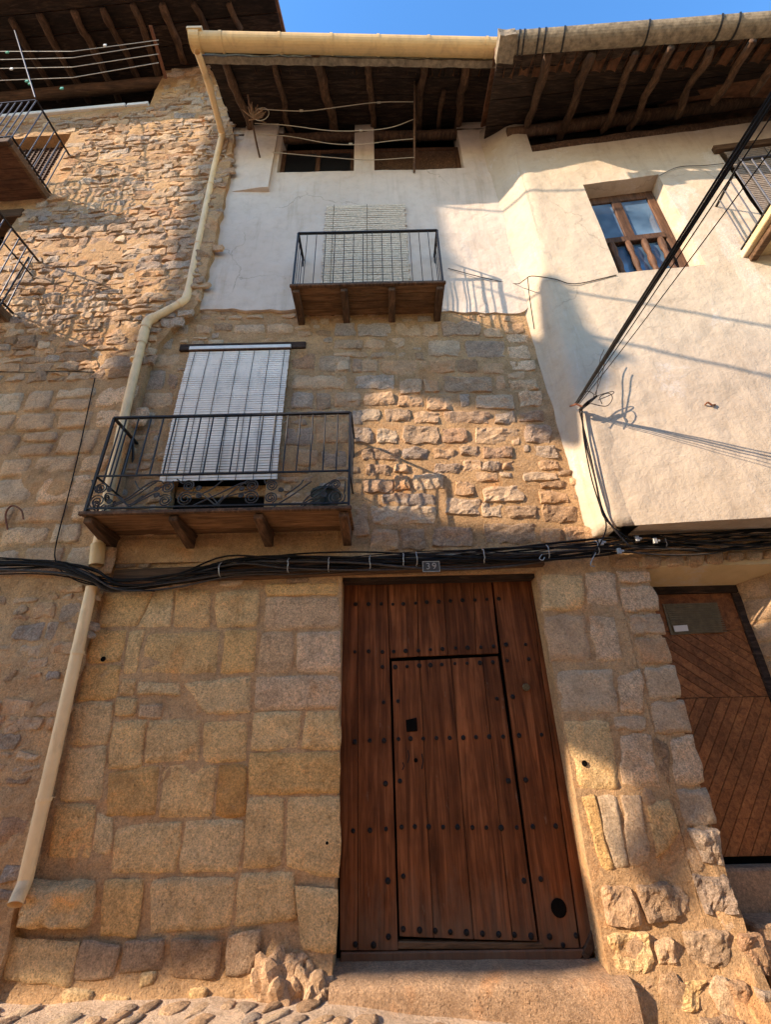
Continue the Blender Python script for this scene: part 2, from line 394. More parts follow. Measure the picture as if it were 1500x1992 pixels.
# ------------------------------------------------------------ stones
def add_stone(bm, pl, q, H=.02, d=0.0, nu=8, nv=6, rnd=.30, wob=.012, rough=.008, seed=None, skirt=.03, ang=0.0):
    """q: four (s,z) corners TL,TR,BR,BL; a rounded, uneven block standing H proud of the joint"""
    sd = random.random()*100 if seed is None else seed
    TL, TR, BR, BL = [Vector(c) for c in q]
    ta, tb = random.uniform(-1, 1)*ang, random.uniform(-1, 1)*ang
    grid = []
    sx = 1/max((TR-TL).length, .01); sy = 1/max((TL-BL).length, .01)
    wu = [-1, -.93]+[(-.93+1.86*i/(nu-2)) for i in range(1, nu-2)]+[.93, 1]
    wv = [-1, -.90]+[(-.90+1.80*i/(nv-2)) for i in range(1, nv-2)]+[.90, 1]
    for v in wv:
        row = []
        for u in wu:
            uu = u*math.sqrt(max(0, 1-rnd*v*v*.55*abs(v))); vv = v*math.sqrt(max(0, 1-rnd*u*u*.55*abs(u)))
            a = (uu+1)/2; b = (vv+1)/2
            P = (TL.lerp(TR, a)).lerp(BL.lerp(BR, a), 1-b)
            P = P+Vector((noise.noise(Vector((P.x*9, P.y*9, sd))), noise.noise(Vector((P.x*9, P.y*9, sd+9)))))*wob
            e = max(abs(u), abs(v))
            if abs(u) == 1 or abs(v) == 1: h = -skirt
            else:
                edge = min((.93-abs(u))/.25, (.9-abs(v))/.3, 1); edge = max(0, edge)
                h = H*(.55+.45*edge**.6)+rough*fbm(Vector((P.x*7, P.y*7, sd)), 5)*1.3+H*.5*noise.noise(Vector((P.x*3, P.y*3, sd+5)))+ta*u+tb*v+(ang*1.6*abs(noise.noise(Vector((P.x*11+P.y*5, P.y*16, sd)))) if ang else 0)
            row.append(bm.verts.new(pl.p(P.x, P.y, d+h)))
        grid.append(row)
    for j in range(len(wv)-1):
        for i in range(len(wu)-1):
            bm.faces.new((grid[j][i], grid[j][i+1], grid[j+1][i+1], grid[j+1][i]))
def pxarea(pl, q, d=0):
    p = [proj(pl.p(a, b, d)) for a, b in q]; s = 0
    for i in range(4): s += p[i][0]*p[(i+1) % 4][1]-p[(i+1) % 4][0]*p[i][1]
    return abs(s)/2, p
class StoneSet:
    def __init__(s, parent, limit=295): s.parent = parent; s.items = []; s.limit = limit
    def add(s, pl, q, mat, **k):
        a, p = pxarea(pl, q); vis = any(-40 < x < 1540 and -60 < y < 2050 for x, y in p)
        s.items.append((a if vis else 0, pl, q, mat, k))
    def build(s, fillname='small_stones'):
        s.items.sort(key=lambda t: -t[0]); rest = {}
        for i, (a, pl, q, mat, k) in enumerate(s.items):
            if i < s.limit and a > 90:
                bm = bmesh.new(); add_stone(bm, pl, q, **k)
                obj('stone', bm, M[mat], s.parent, smooth=not k.get('ang'))
            else:
                bm = rest.setdefault(mat, bmesh.new()); kk = dict(k); kk['nu'] = 5; kk['nv'] = 4
                add_stone(bm, pl, q, **kk)
        for mat, bm in rest.items(): obj(fillname, bm, M[mat], s.parent, smooth=False, kind='stuff')
def bb(q):
    xs = [c[0] for c in q]; zs = [c[1] for c in q]; return min(xs), min(zs), max(xs), max(zs)
def courses(pl, region, taken, hr, wr, joint=.012, fill=1.0, hole=None, tilt=.015, rows_from=None):
    """loose courses of stones over a (s,z) outline; keeps clear of boxes already taken"""
    x0, z0, x1, z1 = bb(region); out = []; z = z0
    while z < z1:
        h = random.uniform(*hr); x = x0-random.random()*wr[1]
        while x < x1:
            wd = random.uniform(*wr); hh = h
            parts = [(z, z+h)]
            if h > hr[0]*1.5 and random.random() < .25: m = z+h*random.uniform(.4, .6); parts = [(z, m), (m, z+h)]
            for a, b in parts:
                q = [(x+joint+random.uniform(0, .02), b-joint+random.uniform(-tilt, tilt)), (x+wd-joint-random.uniform(0, .02), b-joint+random.uniform(-tilt, tilt)),
                     (x+wd-joint-random.uniform(0, .02), a+joint+random.uniform(-tilt, tilt)), (x+joint+random.uniform(0, .02), a+joint+random.uniform(-tilt, tilt))]
                cx, cz = x+wd/2, (a+b)/2; B = bb(q)
                if not inpoly(cx, cz, region) or random.random() > fill: continue
                bad = False
                for T in taken:
                    ox = min(B[2], T[2])-max(B[0], T[0]); oz = min(B[3], T[3])-max(B[1], T[1])
                    if ox > .012 and oz > .012: bad = True; break
                if hole and any(hole(c[0], c[1]) for c in q): bad = True
                if not bad: out.append(q)
            x += wd
        z += h
    return out
def grow(q, e):
    (a, b), (c, d), (f, g), (h, i) = q
    return [(a-e, b+e), (c+e, d+e), (f+e, g-e), (h-e, i-e)]
def jit(q, j=.008): return [(a+random.uniform(-j, j), b+random.uniform(-j, j)) for a, b in q]
# ============================================================ STREET
def street_z(x, y):
    base = -.07 if x < -.6 else (-.07-.085*(x+.6))
    base = max(base, -.9)
    return base + .03*min(0, y+.5)*0
bm = bmesh.new()
xs = [-60, -30, -15, -8, -6, -5]+[-4+.16*i for i in range(57)]+[6, 8, 15, 30, 60]
ys = [-60, -30, -15, -8, -6, -5, -4, -3, -2.4, -1.8, -1.4]+[-1.2+.08*i for i in range(16)]+[.2, 1, 6, 30]
vg = [[bm.verts.new((x, y, street_z(x, y)+(.018*fbm(Vector((x*3, y*3, 1))) if -5 < x < 6 and -2 < y < .3 else 0))) for x in xs] for y in ys]
for j in range(len(ys)-1):
    for i in range(len(xs)-1): bm.faces.new((vg[j][i], vg[j][i+1], vg[j+1][i+1], vg[j+1][i]))
street = obj('street', bm, M['street'], smooth=True, kind='structure')
street['label'] = 'sunlit stone street at the foot of the house fronts'
# cobbles set on edge in the gutter strip
def cobble(cx, cy, L, W, H, ang):
    bm = bmesh.new(); bmesh.ops.create_icosphere(bm, subdivisions=3, radius=1)
    sd = random.random()*50
    for v in bm.verts:
        c = v.co; k = 1+.30*noise.noise(c*1.4+Vector((sd, 0, 0)))+.12*noise.noise(c*4+Vector((sd, 0, 0)))
        x, y = c.x*L*k, c.y*W*k
        v.co = Vector((cx+x*math.cos(ang)-y*math.sin(ang), cy+x*math.sin(ang)+y*math.cos(ang), street_z(cx, cy)+c.z*H*k))
    obj('cobble', bm, M['rubble'] if random.random() < .4 else M['stone'], street, smooth=True)
random.seed(11)
for r in range(8):
    y = -.17-r*.16; x = -4.0+random.random()*.1
    while x < 2.6:
        W = random.uniform(.035, .075)
        if not (-.5 < x < 1.75 and y > -.2) and random.random() < .78:
            cobble(x, y+random.uniform(-.02, .02), random.uniform(.05, .13), W, random.uniform(.012, .022), rad(random.uniform(35, 70)))
        x += W*2+random.uniform(.01, .09)

# ============================================================ CENTRE HOUSE
HC = thing('stone_house', 'narrow stone house with white plastered top, two black iron balconies and big studded door', 'house', (0, 0, 0))
dx0, dx1, dz0, dz1 = -.46, 1.53, -.35, 3.02
b1 = (-2.42, 3.72, -1.35, 6.12)     # lower balcony doorway (x0,z0,x1,z1)
b2 = (-.80, 6.95, .38, 9.2)
stonehole = lambda a, z: (dx0-.01 < a < dx1+.01 and z < dz1+.12) or (b1[0]-.02 < a < b1[2]+.02 and b1[1]-.1 < z < b1[3]+.1)
def rect(x0, z0, x1, z1): return [(x0, z0), (x1, z0), (x1, z1), (x0, z1)]
def basedepth(a, z):
    t = max(0, .45-z)/.45; e = min(1, max(0, (a-1.62)/.2))*min(1, max(0, (1.15-z)/.4))
    return -.007*(1 if z < 3.2 else 0)+.05*t*t+e*(.022*fbm(Vector((a*5, z*5, 8)), 5)+.004)
bm = wall_sheet(PC, rect(-3.3, -.7, 2.32, 7.15), [rect(dx0, dz0, dx1, dz1), rect(*b1), [(b2[0], 6.98), (b2[2], 6.98), (b2[2], 7.1), (b2[0], 7.1)]], 0, .32, .10, .012, 2.0, basedepth)
obj('wall', bm, M['mortar'], HC, smooth=False)
# plastered top floor, its left edge broken against the neighbour's rubble
pl_left = [(420, 400), (392, 560), (384, 606)]
outer = [PC.px(x, y) for x, y in [(384, 606), (700, 608), (1012, 612)]] + [(2.28, 7.1), (2.30, 12.3), (-2.78, 12.3)] + [PC.px(x, y) for x, y in [(452, 265), (436, 330), (418, 400), (398, 520)]]
aw = [(-1.78, 10.42, -.42, 11.42), (-.06, 10.42, 1.52, 11.42)]
awh = [(a, z0, c, 12.15) for a, z0, c, z1 in aw]
outer_w = outer
bm = wall_sheet(PC, outer_w, [rect(b2[0], 7.16, b2[2], b2[3]), rect(*awh[0]), rect(*awh[1])], .035, .34, .10, .018, .9, None, .035, .07)
obj('plaster_wall', bm, M['white_plaster'], HC, smooth=False)
# left pier and right pier of the attic stand a little proud
for (a, c, z0, z1) in ((-2.5, -1.86, 9.85, 12.2),):
    bm = wall_sheet(PC, rect(a, z0, c, z1), [], .045, .06, .1, .012, 1.2, lambda a, z: .05*min(1, max(0, (a+2.5)/.5)))
    obj('pier', bm, M['white_plaster'], HC)
bm = bmesh.new()
for j, z in enumerate([6.9+.2*i for i in range(27)]): pass
bm.free()

# rounded return between the two fronts
def corner_pts(z):
    t = (z-3.38)/(12.0-3.38)
    x0 = 2.2-.28*min(1, t*1.15); xr = 2.235+.10*t+.05*math.exp(-((z-9.2)/1.0)**2)
    return x0, xr
bm = bmesh.new(); rows = []; zz = [3.38+i*.12 for i in range(70)]
for z in zz:
    x0, xr = corner_pts(z); row = []
    pts = [(x0-.05, .0), (x0, -.03), (x0+(xr-x0)*.35, -.11), (x0+(xr-x0)*.70, -.20), (x0+(xr-x0)*.92, -.265), (xr+.05, -.30), (xr+.14, -.312), (xr+.3, -.30)]
    for i, (x, y) in enumerate(pts):
        q = .018*fbm(Vector((x*2, z*1.3, i*.2)))
        row.append(bm.verts.new((x-q*.7, y-q*.5, z)))
    rows.append(row)
for a, b in zip(rows, rows[1:]):
    for i in range(len(a)-1): bm.faces.new((a[i], a[i+1], b[i+1], b[i]))
lo = rows[0]; hi = rows[-1]
for R_ in (lo, hi):
    c1 = bm.verts.new((R_[-1].co.x, .05, R_[0].co.z)); c0 = bm.verts.new((R_[0].co.x, .05, R_[0].co.z))
    bm.faces.new(R_+[c1, c0])
corner_bm = bm

# --- stones traced course by course
SC = StoneSet(HC, 295)
Z4 = lambda X, Y: (X/2.115, 1050+Y/2.115)
Z2 = lambda X, Y: (1000+X/2.07, 1030+Y/2.07)
ZM = lambda X, Y: (650+X/2.727, 580+Y/2.727)
ZB = lambda X, Y: (130+X/2.5, 620+Y/2.5)
taken = []; takenR = []
def q4(tx, *p, pl=PC): return [pl.px(*tx(*c)) for c in p]
G = [((1095, 185), (1392, 180), (1392, 225), (1095, 228), 'ashlar'), ((1090, 237), (1392, 235), (1392, 358), (1088, 372), 'greystone'),
 ((1075, 385), (1205, 380), (1203, 543), (1058, 546), 'greystone'), ((1222, 380), (1396, 375), (1396, 545), (1218, 546), 'greystone'),
 ((1054, 562), (1396, 560), (1396, 688), (1050, 702), 'greystone'), ((1048, 716), (1240, 706), (1222, 858), (1032, 868), 'ashlar'),
 ((1256, 706), (1396, 702), (1396, 862), (1238, 863), 'ashlar'), ((1028, 882), (1396, 876), (1396, 1043), (1018, 1048), 'ashlar'),
 ((1018, 1062), (1168, 1056), (1158, 1348), (1002, 1352), 'ashlar'), ((1187, 1056), (1396, 1052), (1394, 1398), (1174, 1348), 'ashlar'),
 ((430, 218), (630, 208), (560, 353), (402, 358), 'ashlar'), ((642, 208), (715, 206), (700, 353), (564, 356), 'ashlar'),
 ((727, 206), (864, 206), (858, 356), (714, 356), 'ashlar'), ((882, 215), (1064, 207), (1058, 353), (892, 360), 'ashlar'),
 ((532, 380), (588, 372), (552, 553), (512, 550), 'ashlar'), ((602, 387), (904, 377), (888, 548), (572, 553), 'ashlar'),
 ((926, 372), (1054, 370), (1044, 548), (906, 548), 'ashlar'), ((382, 374), (520, 373), (495, 503), (352, 508), 'ashlar'),
 ((347, 517), (495, 517), (470, 653), (312, 658), 'ashlar'), ((508, 577), (556, 577), (546, 638), (492, 638), 'ashlar'),
 ((567, 587), (734, 592), (734, 638), (557, 633), 'ashlar'), ((746, 592), (1030, 562), (1025, 712), (852, 718), 'ashlar'),
 ((482, 657), (560, 657), (550, 723), (472, 723), 'ashlar'), ((577, 678), (664, 682), (658, 733), (567, 728), 'greystone'),
 ((302, 670), (464, 667), (440, 838), (278, 846), 'ashlar'), ((462, 748), (598, 747), (574, 938), (442, 942), 'ashlar'),
 ((610, 742), (824, 742), (819, 912), (592, 922), 'ashlar'), ((836, 747), (1014, 747), (1009, 912), (832, 913), 'ashlar'),
 ((277, 858), (435, 853), (410, 1068), (238, 1076), 'ashlar'), ((442, 962), (654, 932), (640, 1132), (432, 1138), 'ochre'),
 ((666, 927), (894, 927), (870, 1137), (652, 1142), 'ashlar'), ((906, 927), (1010, 930), (1004, 1138), (882, 1142), 'ochre'),
 ((227, 1092), (389, 1092), (370, 1318), (198, 1298), 'ashlar'), ((470, 1187), (748, 1157), (718, 1368), (456, 1373), 'ashlar'),
 ((762, 1157), (1004, 1152), (984, 1358), (737, 1368), 'ashlar'), ((402, 1122), (460, 1150), (450, 1290), (382, 1298), 'ashlar'),
 ((432, 1400), (590, 1400), (560, 1638), (412, 1618), 'ashlar'), ((622, 1402), (968, 1392), (948, 1598), (622, 1616), 'ashlar'),
 ((987, 1377), (1200, 1372), (1228, 1558), (962, 1598), 'ashlar'), ((1215, 1422), (1390, 1442), (1380, 1698), (1250, 1688), 'ashlar'),
 ((62, 1632), (340, 1652), (302, 1828), (32, 1798), 'ashlar'), ((522, 1652), (680, 1642), (670, 1758), (502, 1768), 'rubble'),
 ((712, 1642), (918, 1642), (898, 1798), (722, 1788), 'rubble'), ((352, 1642), (500, 1662), (470, 1798), (312, 1798), 'rubble'),
 ((942, 1622), (1080, 1602), (1040, 1778), (932, 1788), 'rubble')]
for g in G:
    q = q4(Z4, *g[:4]); taken.append(bb(q))
    SC.add(PC, grow(jit(q, .004), .009), g[4], H=.006, d=.008+basedepth(0, q[2][1]), nu=11, nv=9, rnd=.12, wob=.014, rough=.009, skirt=.012)
# the big rough block that juts out as a ledge under the downpipe
q = q4(Z4, (100, 1405), (405, 1392), (372, 1608), (70, 1590)); taken.append(bb(q))
SC.add(PC, q, 'ashlar', H=.12, d=.0, nu=14, nv=12, rnd=.2, rough=.035, wob=.03)
MS = [(0, 130, 115, 205), (125, 130, 305, 205), (315, 132, 455, 207), (470, 140, 555, 205), (565, 120, 785, 205), (792, 160, 890, 210), (900, 90, 985, 130), (900, 137, 1010, 190),
 (0, 215, 150, 270), (160, 220, 270, 270), (280, 215, 380, 265), (490, 222, 670, 308), (690, 228, 905, 318), (915, 195, 1030, 243), (920, 255, 1040, 322),
 (0, 287, 180, 310), (190, 287, 420, 315), (430, 290, 475, 328), (0, 325, 80, 385), (98, 325, 232, 395), (245, 332, 498, 408), (510, 325, 640, 400), (652, 328, 765, 395),
 (785, 340, 910, 405), (930, 333, 1070, 388), (925, 395, 1010, 430), (0, 425, 60, 485), (105, 412, 325, 485), (345, 430, 465, 512), (472, 430, 560, 500), (570, 414, 842, 500),
 (855, 412, 910, 485), (930, 435, 1085, 488), (0, 500, 140, 558), (160, 505, 320, 570), (335, 527, 470, 578), (485, 525, 628, 596), (665, 510, 715, 580), (740, 512, 960, 592),
 (975, 500, 1105, 580), (80, 590, 245, 660), (262, 590, 405, 655), (425, 607, 558, 665), (580, 602, 832, 664), (845, 607, 965, 668), (975, 600, 1110, 655),
 (95, 682, 205, 775), (220, 690, 340, 775), (360, 680, 560, 775), (570, 690, 700, 772), (740, 690, 985, 775), (1000, 668, 1150, 772), (150, 797, 350, 862), (362, 795, 497, 856),
 (525, 802, 640, 858), (665, 785, 780, 838), (790, 790, 950, 850), (1060, 785, 1180, 850), (165, 882, 300, 940), (320, 880, 400, 930), (530, 880, 670, 935), (680, 855, 780, 925),
 (785, 870, 880, 920), (890, 868, 960, 912), (1080, 862, 1190, 912), (150, 962, 310, 1032), (320, 940, 400, 1022), (408, 932, 578, 1020), (640, 970, 740, 1048), (745, 928, 865, 980),
 (1000, 925, 1190, 968), (1095, 975, 1225, 1012), (250, 1040, 545, 1098), (785, 992, 1005, 1085), (585, 1058, 775, 1150), (900, 1095, 1070, 1178), (1090, 1022, 1240, 1090), (780, 1092, 888, 1165),
 (190, 1104, 545, 1205), (100, 1090, 183, 1270), (1095, 1100, 1290, 1195), (190, 1222, 340, 1345), (355, 1222, 482, 1335), (512, 1212, 742, 1320), (785, 1192, 1075, 1308), (1082, 1222, 1205, 1300), (1220, 1208, 1395, 1300)]
random.seed(21)
for (x0, y0, x1, y1) in MS:
    sh = (y1-y0)*.06*((x0+x1)/2-200)/600
    q = q4(ZM, (x0, y0), (x1, y0), (x1+sh, y1), (x0+sh, y1)); taken.append(bb(q))
    low = y0 > 400 and x0 > 90
    m = 'rubble' if random.random() < (.55 if low else .35) else 'stone'
    if x0 > 900 and y0 < 520 and random.random() < .6: m = 'greystone'
    SC.add(PC, jit(q, .014), m, H=.019 if low else .011, nu=10, nv=8, rnd=.20, wob=.026, rough=.020 if low else .012, skirt=.016, ang=.007 if low else .003)
BS = [(1090, 167, 1210, 250), (1222, 182, 1380, 262), (1392, 195, 1440, 262), (1092, 275, 1370, 345), (1090, 356, 1198, 440), (1212, 360, 1285, 445), (1300, 360, 1430, 430), (1210, 500, 1372, 612),
 (1385, 440, 1440, 520), (1110, 632, 1222, 718), (1235, 640, 1362, 728), (1062, 530, 1200, 618), (390, 172, 560, 240), (395, 250, 485, 350), (493, 270, 545, 342), (372, 362, 525, 440), (345, 455, 440, 530),
 (452, 30, 600, 75), (440, 95, 520, 150), (620, 22, 700, 78), (710, 20, 800, 60), (810, 25, 960, 75), (970, 22, 1100, 80)]
for (x0, y0, x1, y1) in BS:
    sh = -(y1-y0)*.22 if x0 < 600 else 0
    q = q4(ZB, (x0, y0), (x1, y0), (x1+sh, y1), (x0+sh, y1)); taken.append(bb(q))
    SC.add(PC, jit(q, .008), 'stone' if random.random() < .6 else 'rubble', H=.012, nu=8, nv=6, rnd=.2, wob=.024, rough=.012, skirt=.015)
# pillar between the two doors, door side
P1 = [((110, 180), (285, 180), (280, 325), (117, 333)), ((290, 172), (410, 172), (424, 303), (300, 303)), ((122, 345), (285, 342), (318, 528), (147, 533)), ((302, 345), (402, 342), (443, 528), (332, 533)),
 ((172, 570), (402, 557), (428, 738), (192, 748)), ((416, 592), (520, 562), (530, 743), (437, 743)), ((192, 762), (385, 762), (428, 1048), (265, 1053)), ((432, 822), (545, 816), (600, 1048), (437, 1038)),
 ((402, 757), (530, 752), (540, 808), (412, 808)), ((275, 1065), (325, 1062), (400, 1374), (352, 1378)), ((331, 1063), (420, 1066), (462, 1368), (404, 1374)), ((430, 1066), (512, 1066), (558, 1360), (472, 1368)),
 ((532, 1102), (620, 1082), (682, 1228), (580, 1338)), ((352, 1422), (472, 1442), (522, 1598), (372, 1598)), ((482, 1432), (622, 1402), (712, 1558), (532, 1598)),
 ((362, 1627), (542, 1612), (562, 1778), (402, 1788)), ((557, 1642), (640, 1642), (652, 1748), (572, 1748)), ((392, 1802), (562, 1802), (562, 1988), (432, 1988)), ((602, 1802), (762, 1792), (702, 1918), (582, 1898))]
for i, g in enumerate(P1):
    q = q4(Z2, *g); taken.append(bb(q)); z = q[2][1]; lowr = g[0][1] > 1380
    SC.add(PC, grow(jit(q, .004), 0 if lowr else .004), ('rubble' if i in (14,) else 'greystone' if i in (1, 3, 5, 7) else 'stone' if i % 3 else 'ashlar'), H=.030 if lowr else .012, d=basedepth((q[0][0]+q[1][0])/2, (q[0][1]+q[2][1])/2)*.6, nu=12, nv=10, rnd=.25 if lowr else .15, wob=.025, rough=.030 if lowr else .010, skirt=.012, ang=.010 if lowr else 0)
P2 = [((415, 112), (500, 102), (506, 150), (420, 155)), ((417, 167), (545, 167), (558, 213), (426, 213)), ((430, 227), (568, 224), (590, 323), (446, 333)), ((462, 347), (595, 340), (612, 423), (476, 430)),
 ((486, 440), (622, 434), (645, 538), (516, 540)), ((526, 552), (650, 550), (684, 678), (546, 683)), ((550, 697), (690, 687), (720, 818), (560, 820)), ((632, 834), (730, 830), (778, 1023), (652, 1033)),
 ((562, 832), (618, 860), (642, 1028), (592, 998)), ((652, 1047), (780, 1042), (823, 1188), (692, 1198)), ((692, 1207), (830, 1202), (858, 1368), (764, 1338)), ((722, 1382), (880, 1392), (898, 1558), (762, 1558)),
 ((667, 1612), (860, 1602), (868, 1768), (722, 1778)), ((882, 1602), (990, 1622), (1018, 1798), (902, 1758)), ((782, 1792), (900, 1782), (918, 1918), (802, 1898)), ((702, 1932), (880, 1922), (900, 1990), (692, 1990)),
 ((912, 1802), (1030, 1822), (1034, 1988), (932, 1958))]
# rubble that fills the gaps
random.seed(5)
reg = [(-3.0, .02), (-3.25, 3.0), (-3.25, 6.3), (-2.7, 7.0), (1.98, 6.75), (2.22, 3.4), (2.28, .02)]
for q in courses(PC, reg, taken+[(-2.45, 3.15, -.30, 3.72)], (.08, .15), (.12, .3), fill=.8, hole=lambda a, z: stonehole(a, z) or (z < 3.35 and a > 1.5) or (z < 2.9 and a > -2.9)):
    SC.add(PC, q, 'stone' if random.random() < .5 else 'rubble', H=.014, nu=6, nv=5, rnd=.4, wob=.02, rough=.012)
reg = [(-2.9, -.1), (-3.1, 2.95), (-.5, 2.95), (-.5, -.1)]
for q in courses(PC, reg, taken, (.10, .2), (.14, .35), fill=.75): SC.add(PC, q, 'ashlar', H=.006, nu=6, nv=5, rnd=.45, wob=.02, rough=.008, d=basedepth(0, q[2][1]))
SC.build('filler_stones')
# rough mound of broken masonry by the step
def rock(name, par, c, R_, mat, sub=4, sq=(1, 1, 1), amp=.35, fr=1.6, seed=0, flat=None):
    bm = bmesh.new(); bmesh.ops.create_icosphere(bm, subdivisions=sub, radius=1)
    for v in bm.verts:
        n = v.co.copy(); q_ = n*fr+Vector((seed, seed, 0)); dd_ = noise.voronoi(q_)[0]
        k = 1+amp*(.9*min(.45, dd_[1]-dd_[0])-.25)+amp*.5*noise.noise(q_*.7)+.05*fbm(q_*3.5, 3)
        v.co = Vector((c[0]+n.x*R_*sq[0]*k, c[1]+n.y*R_*sq[1]*k, c[2]+n.z*R_*sq[2]*k))
    return obj(name, bm, M[mat], par, smooth=False)
rock('masonry_lump', HC, (-.83, -.02, -.10), .25, 'stone', 4, (.95, .55, 1.15), .8, 2.0, 3)
rock('masonry_lump', HC, (-.60, -.05, -.14), .19, 'stone', 4, (.9, .55, 1.2), .8, 1.8, 9)
for i in range(16):
    x = -2.9+i*.17+random.uniform(-.05, .05)
    if x < -1.0: rock('masonry_lump', HC, (x, -.01, -.11), random.uniform(.07, .11), 'mortar', 3, (1.5, .55, 1.0), .4, 2.2, i*3.1)
for i, (X, Y, r_) in enumerate([(545, 1080, .05), (760, 1240, .07), (740, 1330, .06), (660, 1500, .07), (500, 1700, .08), (620, 1860, .09), (460, 1900, .08), (830, 1870, .09), (870, 1580, .07), (960, 1700, .08)]):
    p = PC.w(*Z2(X, Y)); rock('masonry_lump', HC, (p.x, .0-basedepth(0, p.z), p.z), r_*1.1, 'stone', 3, (1.1, .30, 1.3), .38, 3.0, i*5.3)

# --- lintel, frame of the doorway, step
bm = bmesh.new(); hexa(bm, [(-2.8, -.05, 2.97), (1.62, -.05, 3.07), (1.62, -.05, 3.22), (-2.8, -.05, 3.13), (-2.8, .1, 2.97), (1.62, .1, 3.07), (1.62, .1, 3.22), (-2.8, .1, 3.13)]); beveled(bm, .012)
obj('lintel', bm, M['lintel_wood'], HC)
bm = bmesh.new(); box(bm, (-.47, .06, 2.98), (1.54, .24, 3.085)); obj('lintel', bm, M['dark_wood'], HC)
bm = bmesh.new(); NX, NP = 40, 14; prof = [(.26, .015), (.12, .018), (.0, .015), (-.08, .008), (-.125, -.004), (-.15, -.028), (-.158, -.07), (-.162, -.12), (-.165, -.18), (-.168, -.26), (-.17, -.4)]
grid = []
for i_ in range(NX+1):
    x = -.47+2.12*i_/NX; row = []
    for (y, z) in prof:
        n = fbm(Vector((x*2.5, y*8, z*8))); row.append(bm.verts.new((x, y-.010*n-(.02 if x > 1.2 and y < 0 else 0)*(x-1.2), z+.008*n-.012*max(0, x-.2))))
    grid.append(row)
for i_ in range(NX):
    for k_ in range(len(prof)-1): bm.faces.new((grid[i_][k_], grid[i_][k_+1], grid[i_+1][k_+1], grid[i_+1][k_]))
obj('doorstep', bm, M['cement'], HC, smooth=True)
bm = wall_sheet(PC, rect(-2.85, 3.20, -.32, 3.47), [], .02, .05, .1, .02)
obj('plaster_strip', bm, M['mortar'], HC)

# --- big studded door
D = -.20
Z3 = lambda X, Y: (620+X/2.138, 1060+Y/2.138)
def dq(*p): return [PC.px(*Z3(*c), D) for c in p]
bm = bmesh.new(); box(bm, (-.6, .26, -.02), (1.75, .30, 3.1)); door = obj('door', bm, M['black'], HC, label='large dark brown plank door with rows of iron studs and a smaller wicket door cut in it')
def plank(q, d=D, t=.045, mat='door_wood', name='plank', par=door, gap=.0025, bev=.003, pl=PC):
    (a, b), (c, e), (f, g), (h, i) = q
    q = [(a+gap, b-gap), (c-gap, e-gap), (f-gap, g+gap), (h+gap, i+gap)]
    bm = bmesh.new(); quadprism(bm, [pl.p(x, z, d+random.uniform(-.0015, .0015)) for x, z in q], pl.n, t); beveled(bm, bev)
    return obj(name, bm, M[mat], par)
def dpx(*p): return [PC.px(x, y, D) for x, y in p]
def vplank(a0, a1, y0, y1, b0, b1, y2, y3, name='plank', d=D):
    """top edge (a0,y0)-(a1,y1), bottom edge (b0,y3)-(b1,y2)"""
    plank(dpx((a0, y0), (a1, y1), (b1, y2), (b0, y3)), d=d, name=name)
vplank(660, 696, 1118, 1118, 661, 696, 1850, 1850)
vplank(696, 753, 1118, 1118, 696, 775, 1850, 1850)
vplank(753, 811, 1118, 1118, 759, 814, 1277, 1280)
vplank(811, 861, 1118, 1118, 814, 872, 1275, 1277)
vplank(861, 921, 1118, 1118, 872, 927, 1273, 1275)
vplank(921, 955, 1118, 1118, 927, 971, 1271, 1273)
vplank(955, 1026, 1105, 1105, 1052, 1129, 1845, 1845)
vplank(1026, 1075, 1105, 1105, 1131, 1185, 1800, 1845)
wtop = [(762, 1286), (816, 1284), (877, 1281), (938, 1278), (970, 1276)]; wbot = [(777, 1822), (844, 1825), (922, 1828), (998, 1830), (1047, 1832)]
for i in range(4):
    plank(dpx(wtop[i], wtop[i+1], wbot[i+1], wbot[i]), d=D+.004, name='wicket_plank')
bm = bmesh.new(); q = dq((92, 1694), (1110, 1680), (1085, 1735), (90, 1738))
quadprism(bm, [PC.p(a, b, D+.012) for a, b in q], PC.n, .07); beveled(bm, .008); obj('bottom_rail', bm, M['door_wood'], door)
bm = bmesh.new(); q = dq((330, 1650), (935, 1656), (938, 1682), (330, 1682)); quadprism(bm, [PC.p(a, b, D+.002) for a, b in q], PC.n, .06); beveled(bm, .006); obj('wicket_sill', bm, M['deck_wood'], door)
# dark broken corner board bottom right
bm = bmesh.new(); q = dq((1092, 1700), (1150, 1560), (1170, 1640), (1112, 1738)); quadprism(bm, [PC.p(a, b, D+.02) for a, b in q], PC.n, .06); beveled(bm, .008); obj('corner_board', bm, M['old_wood'], door)
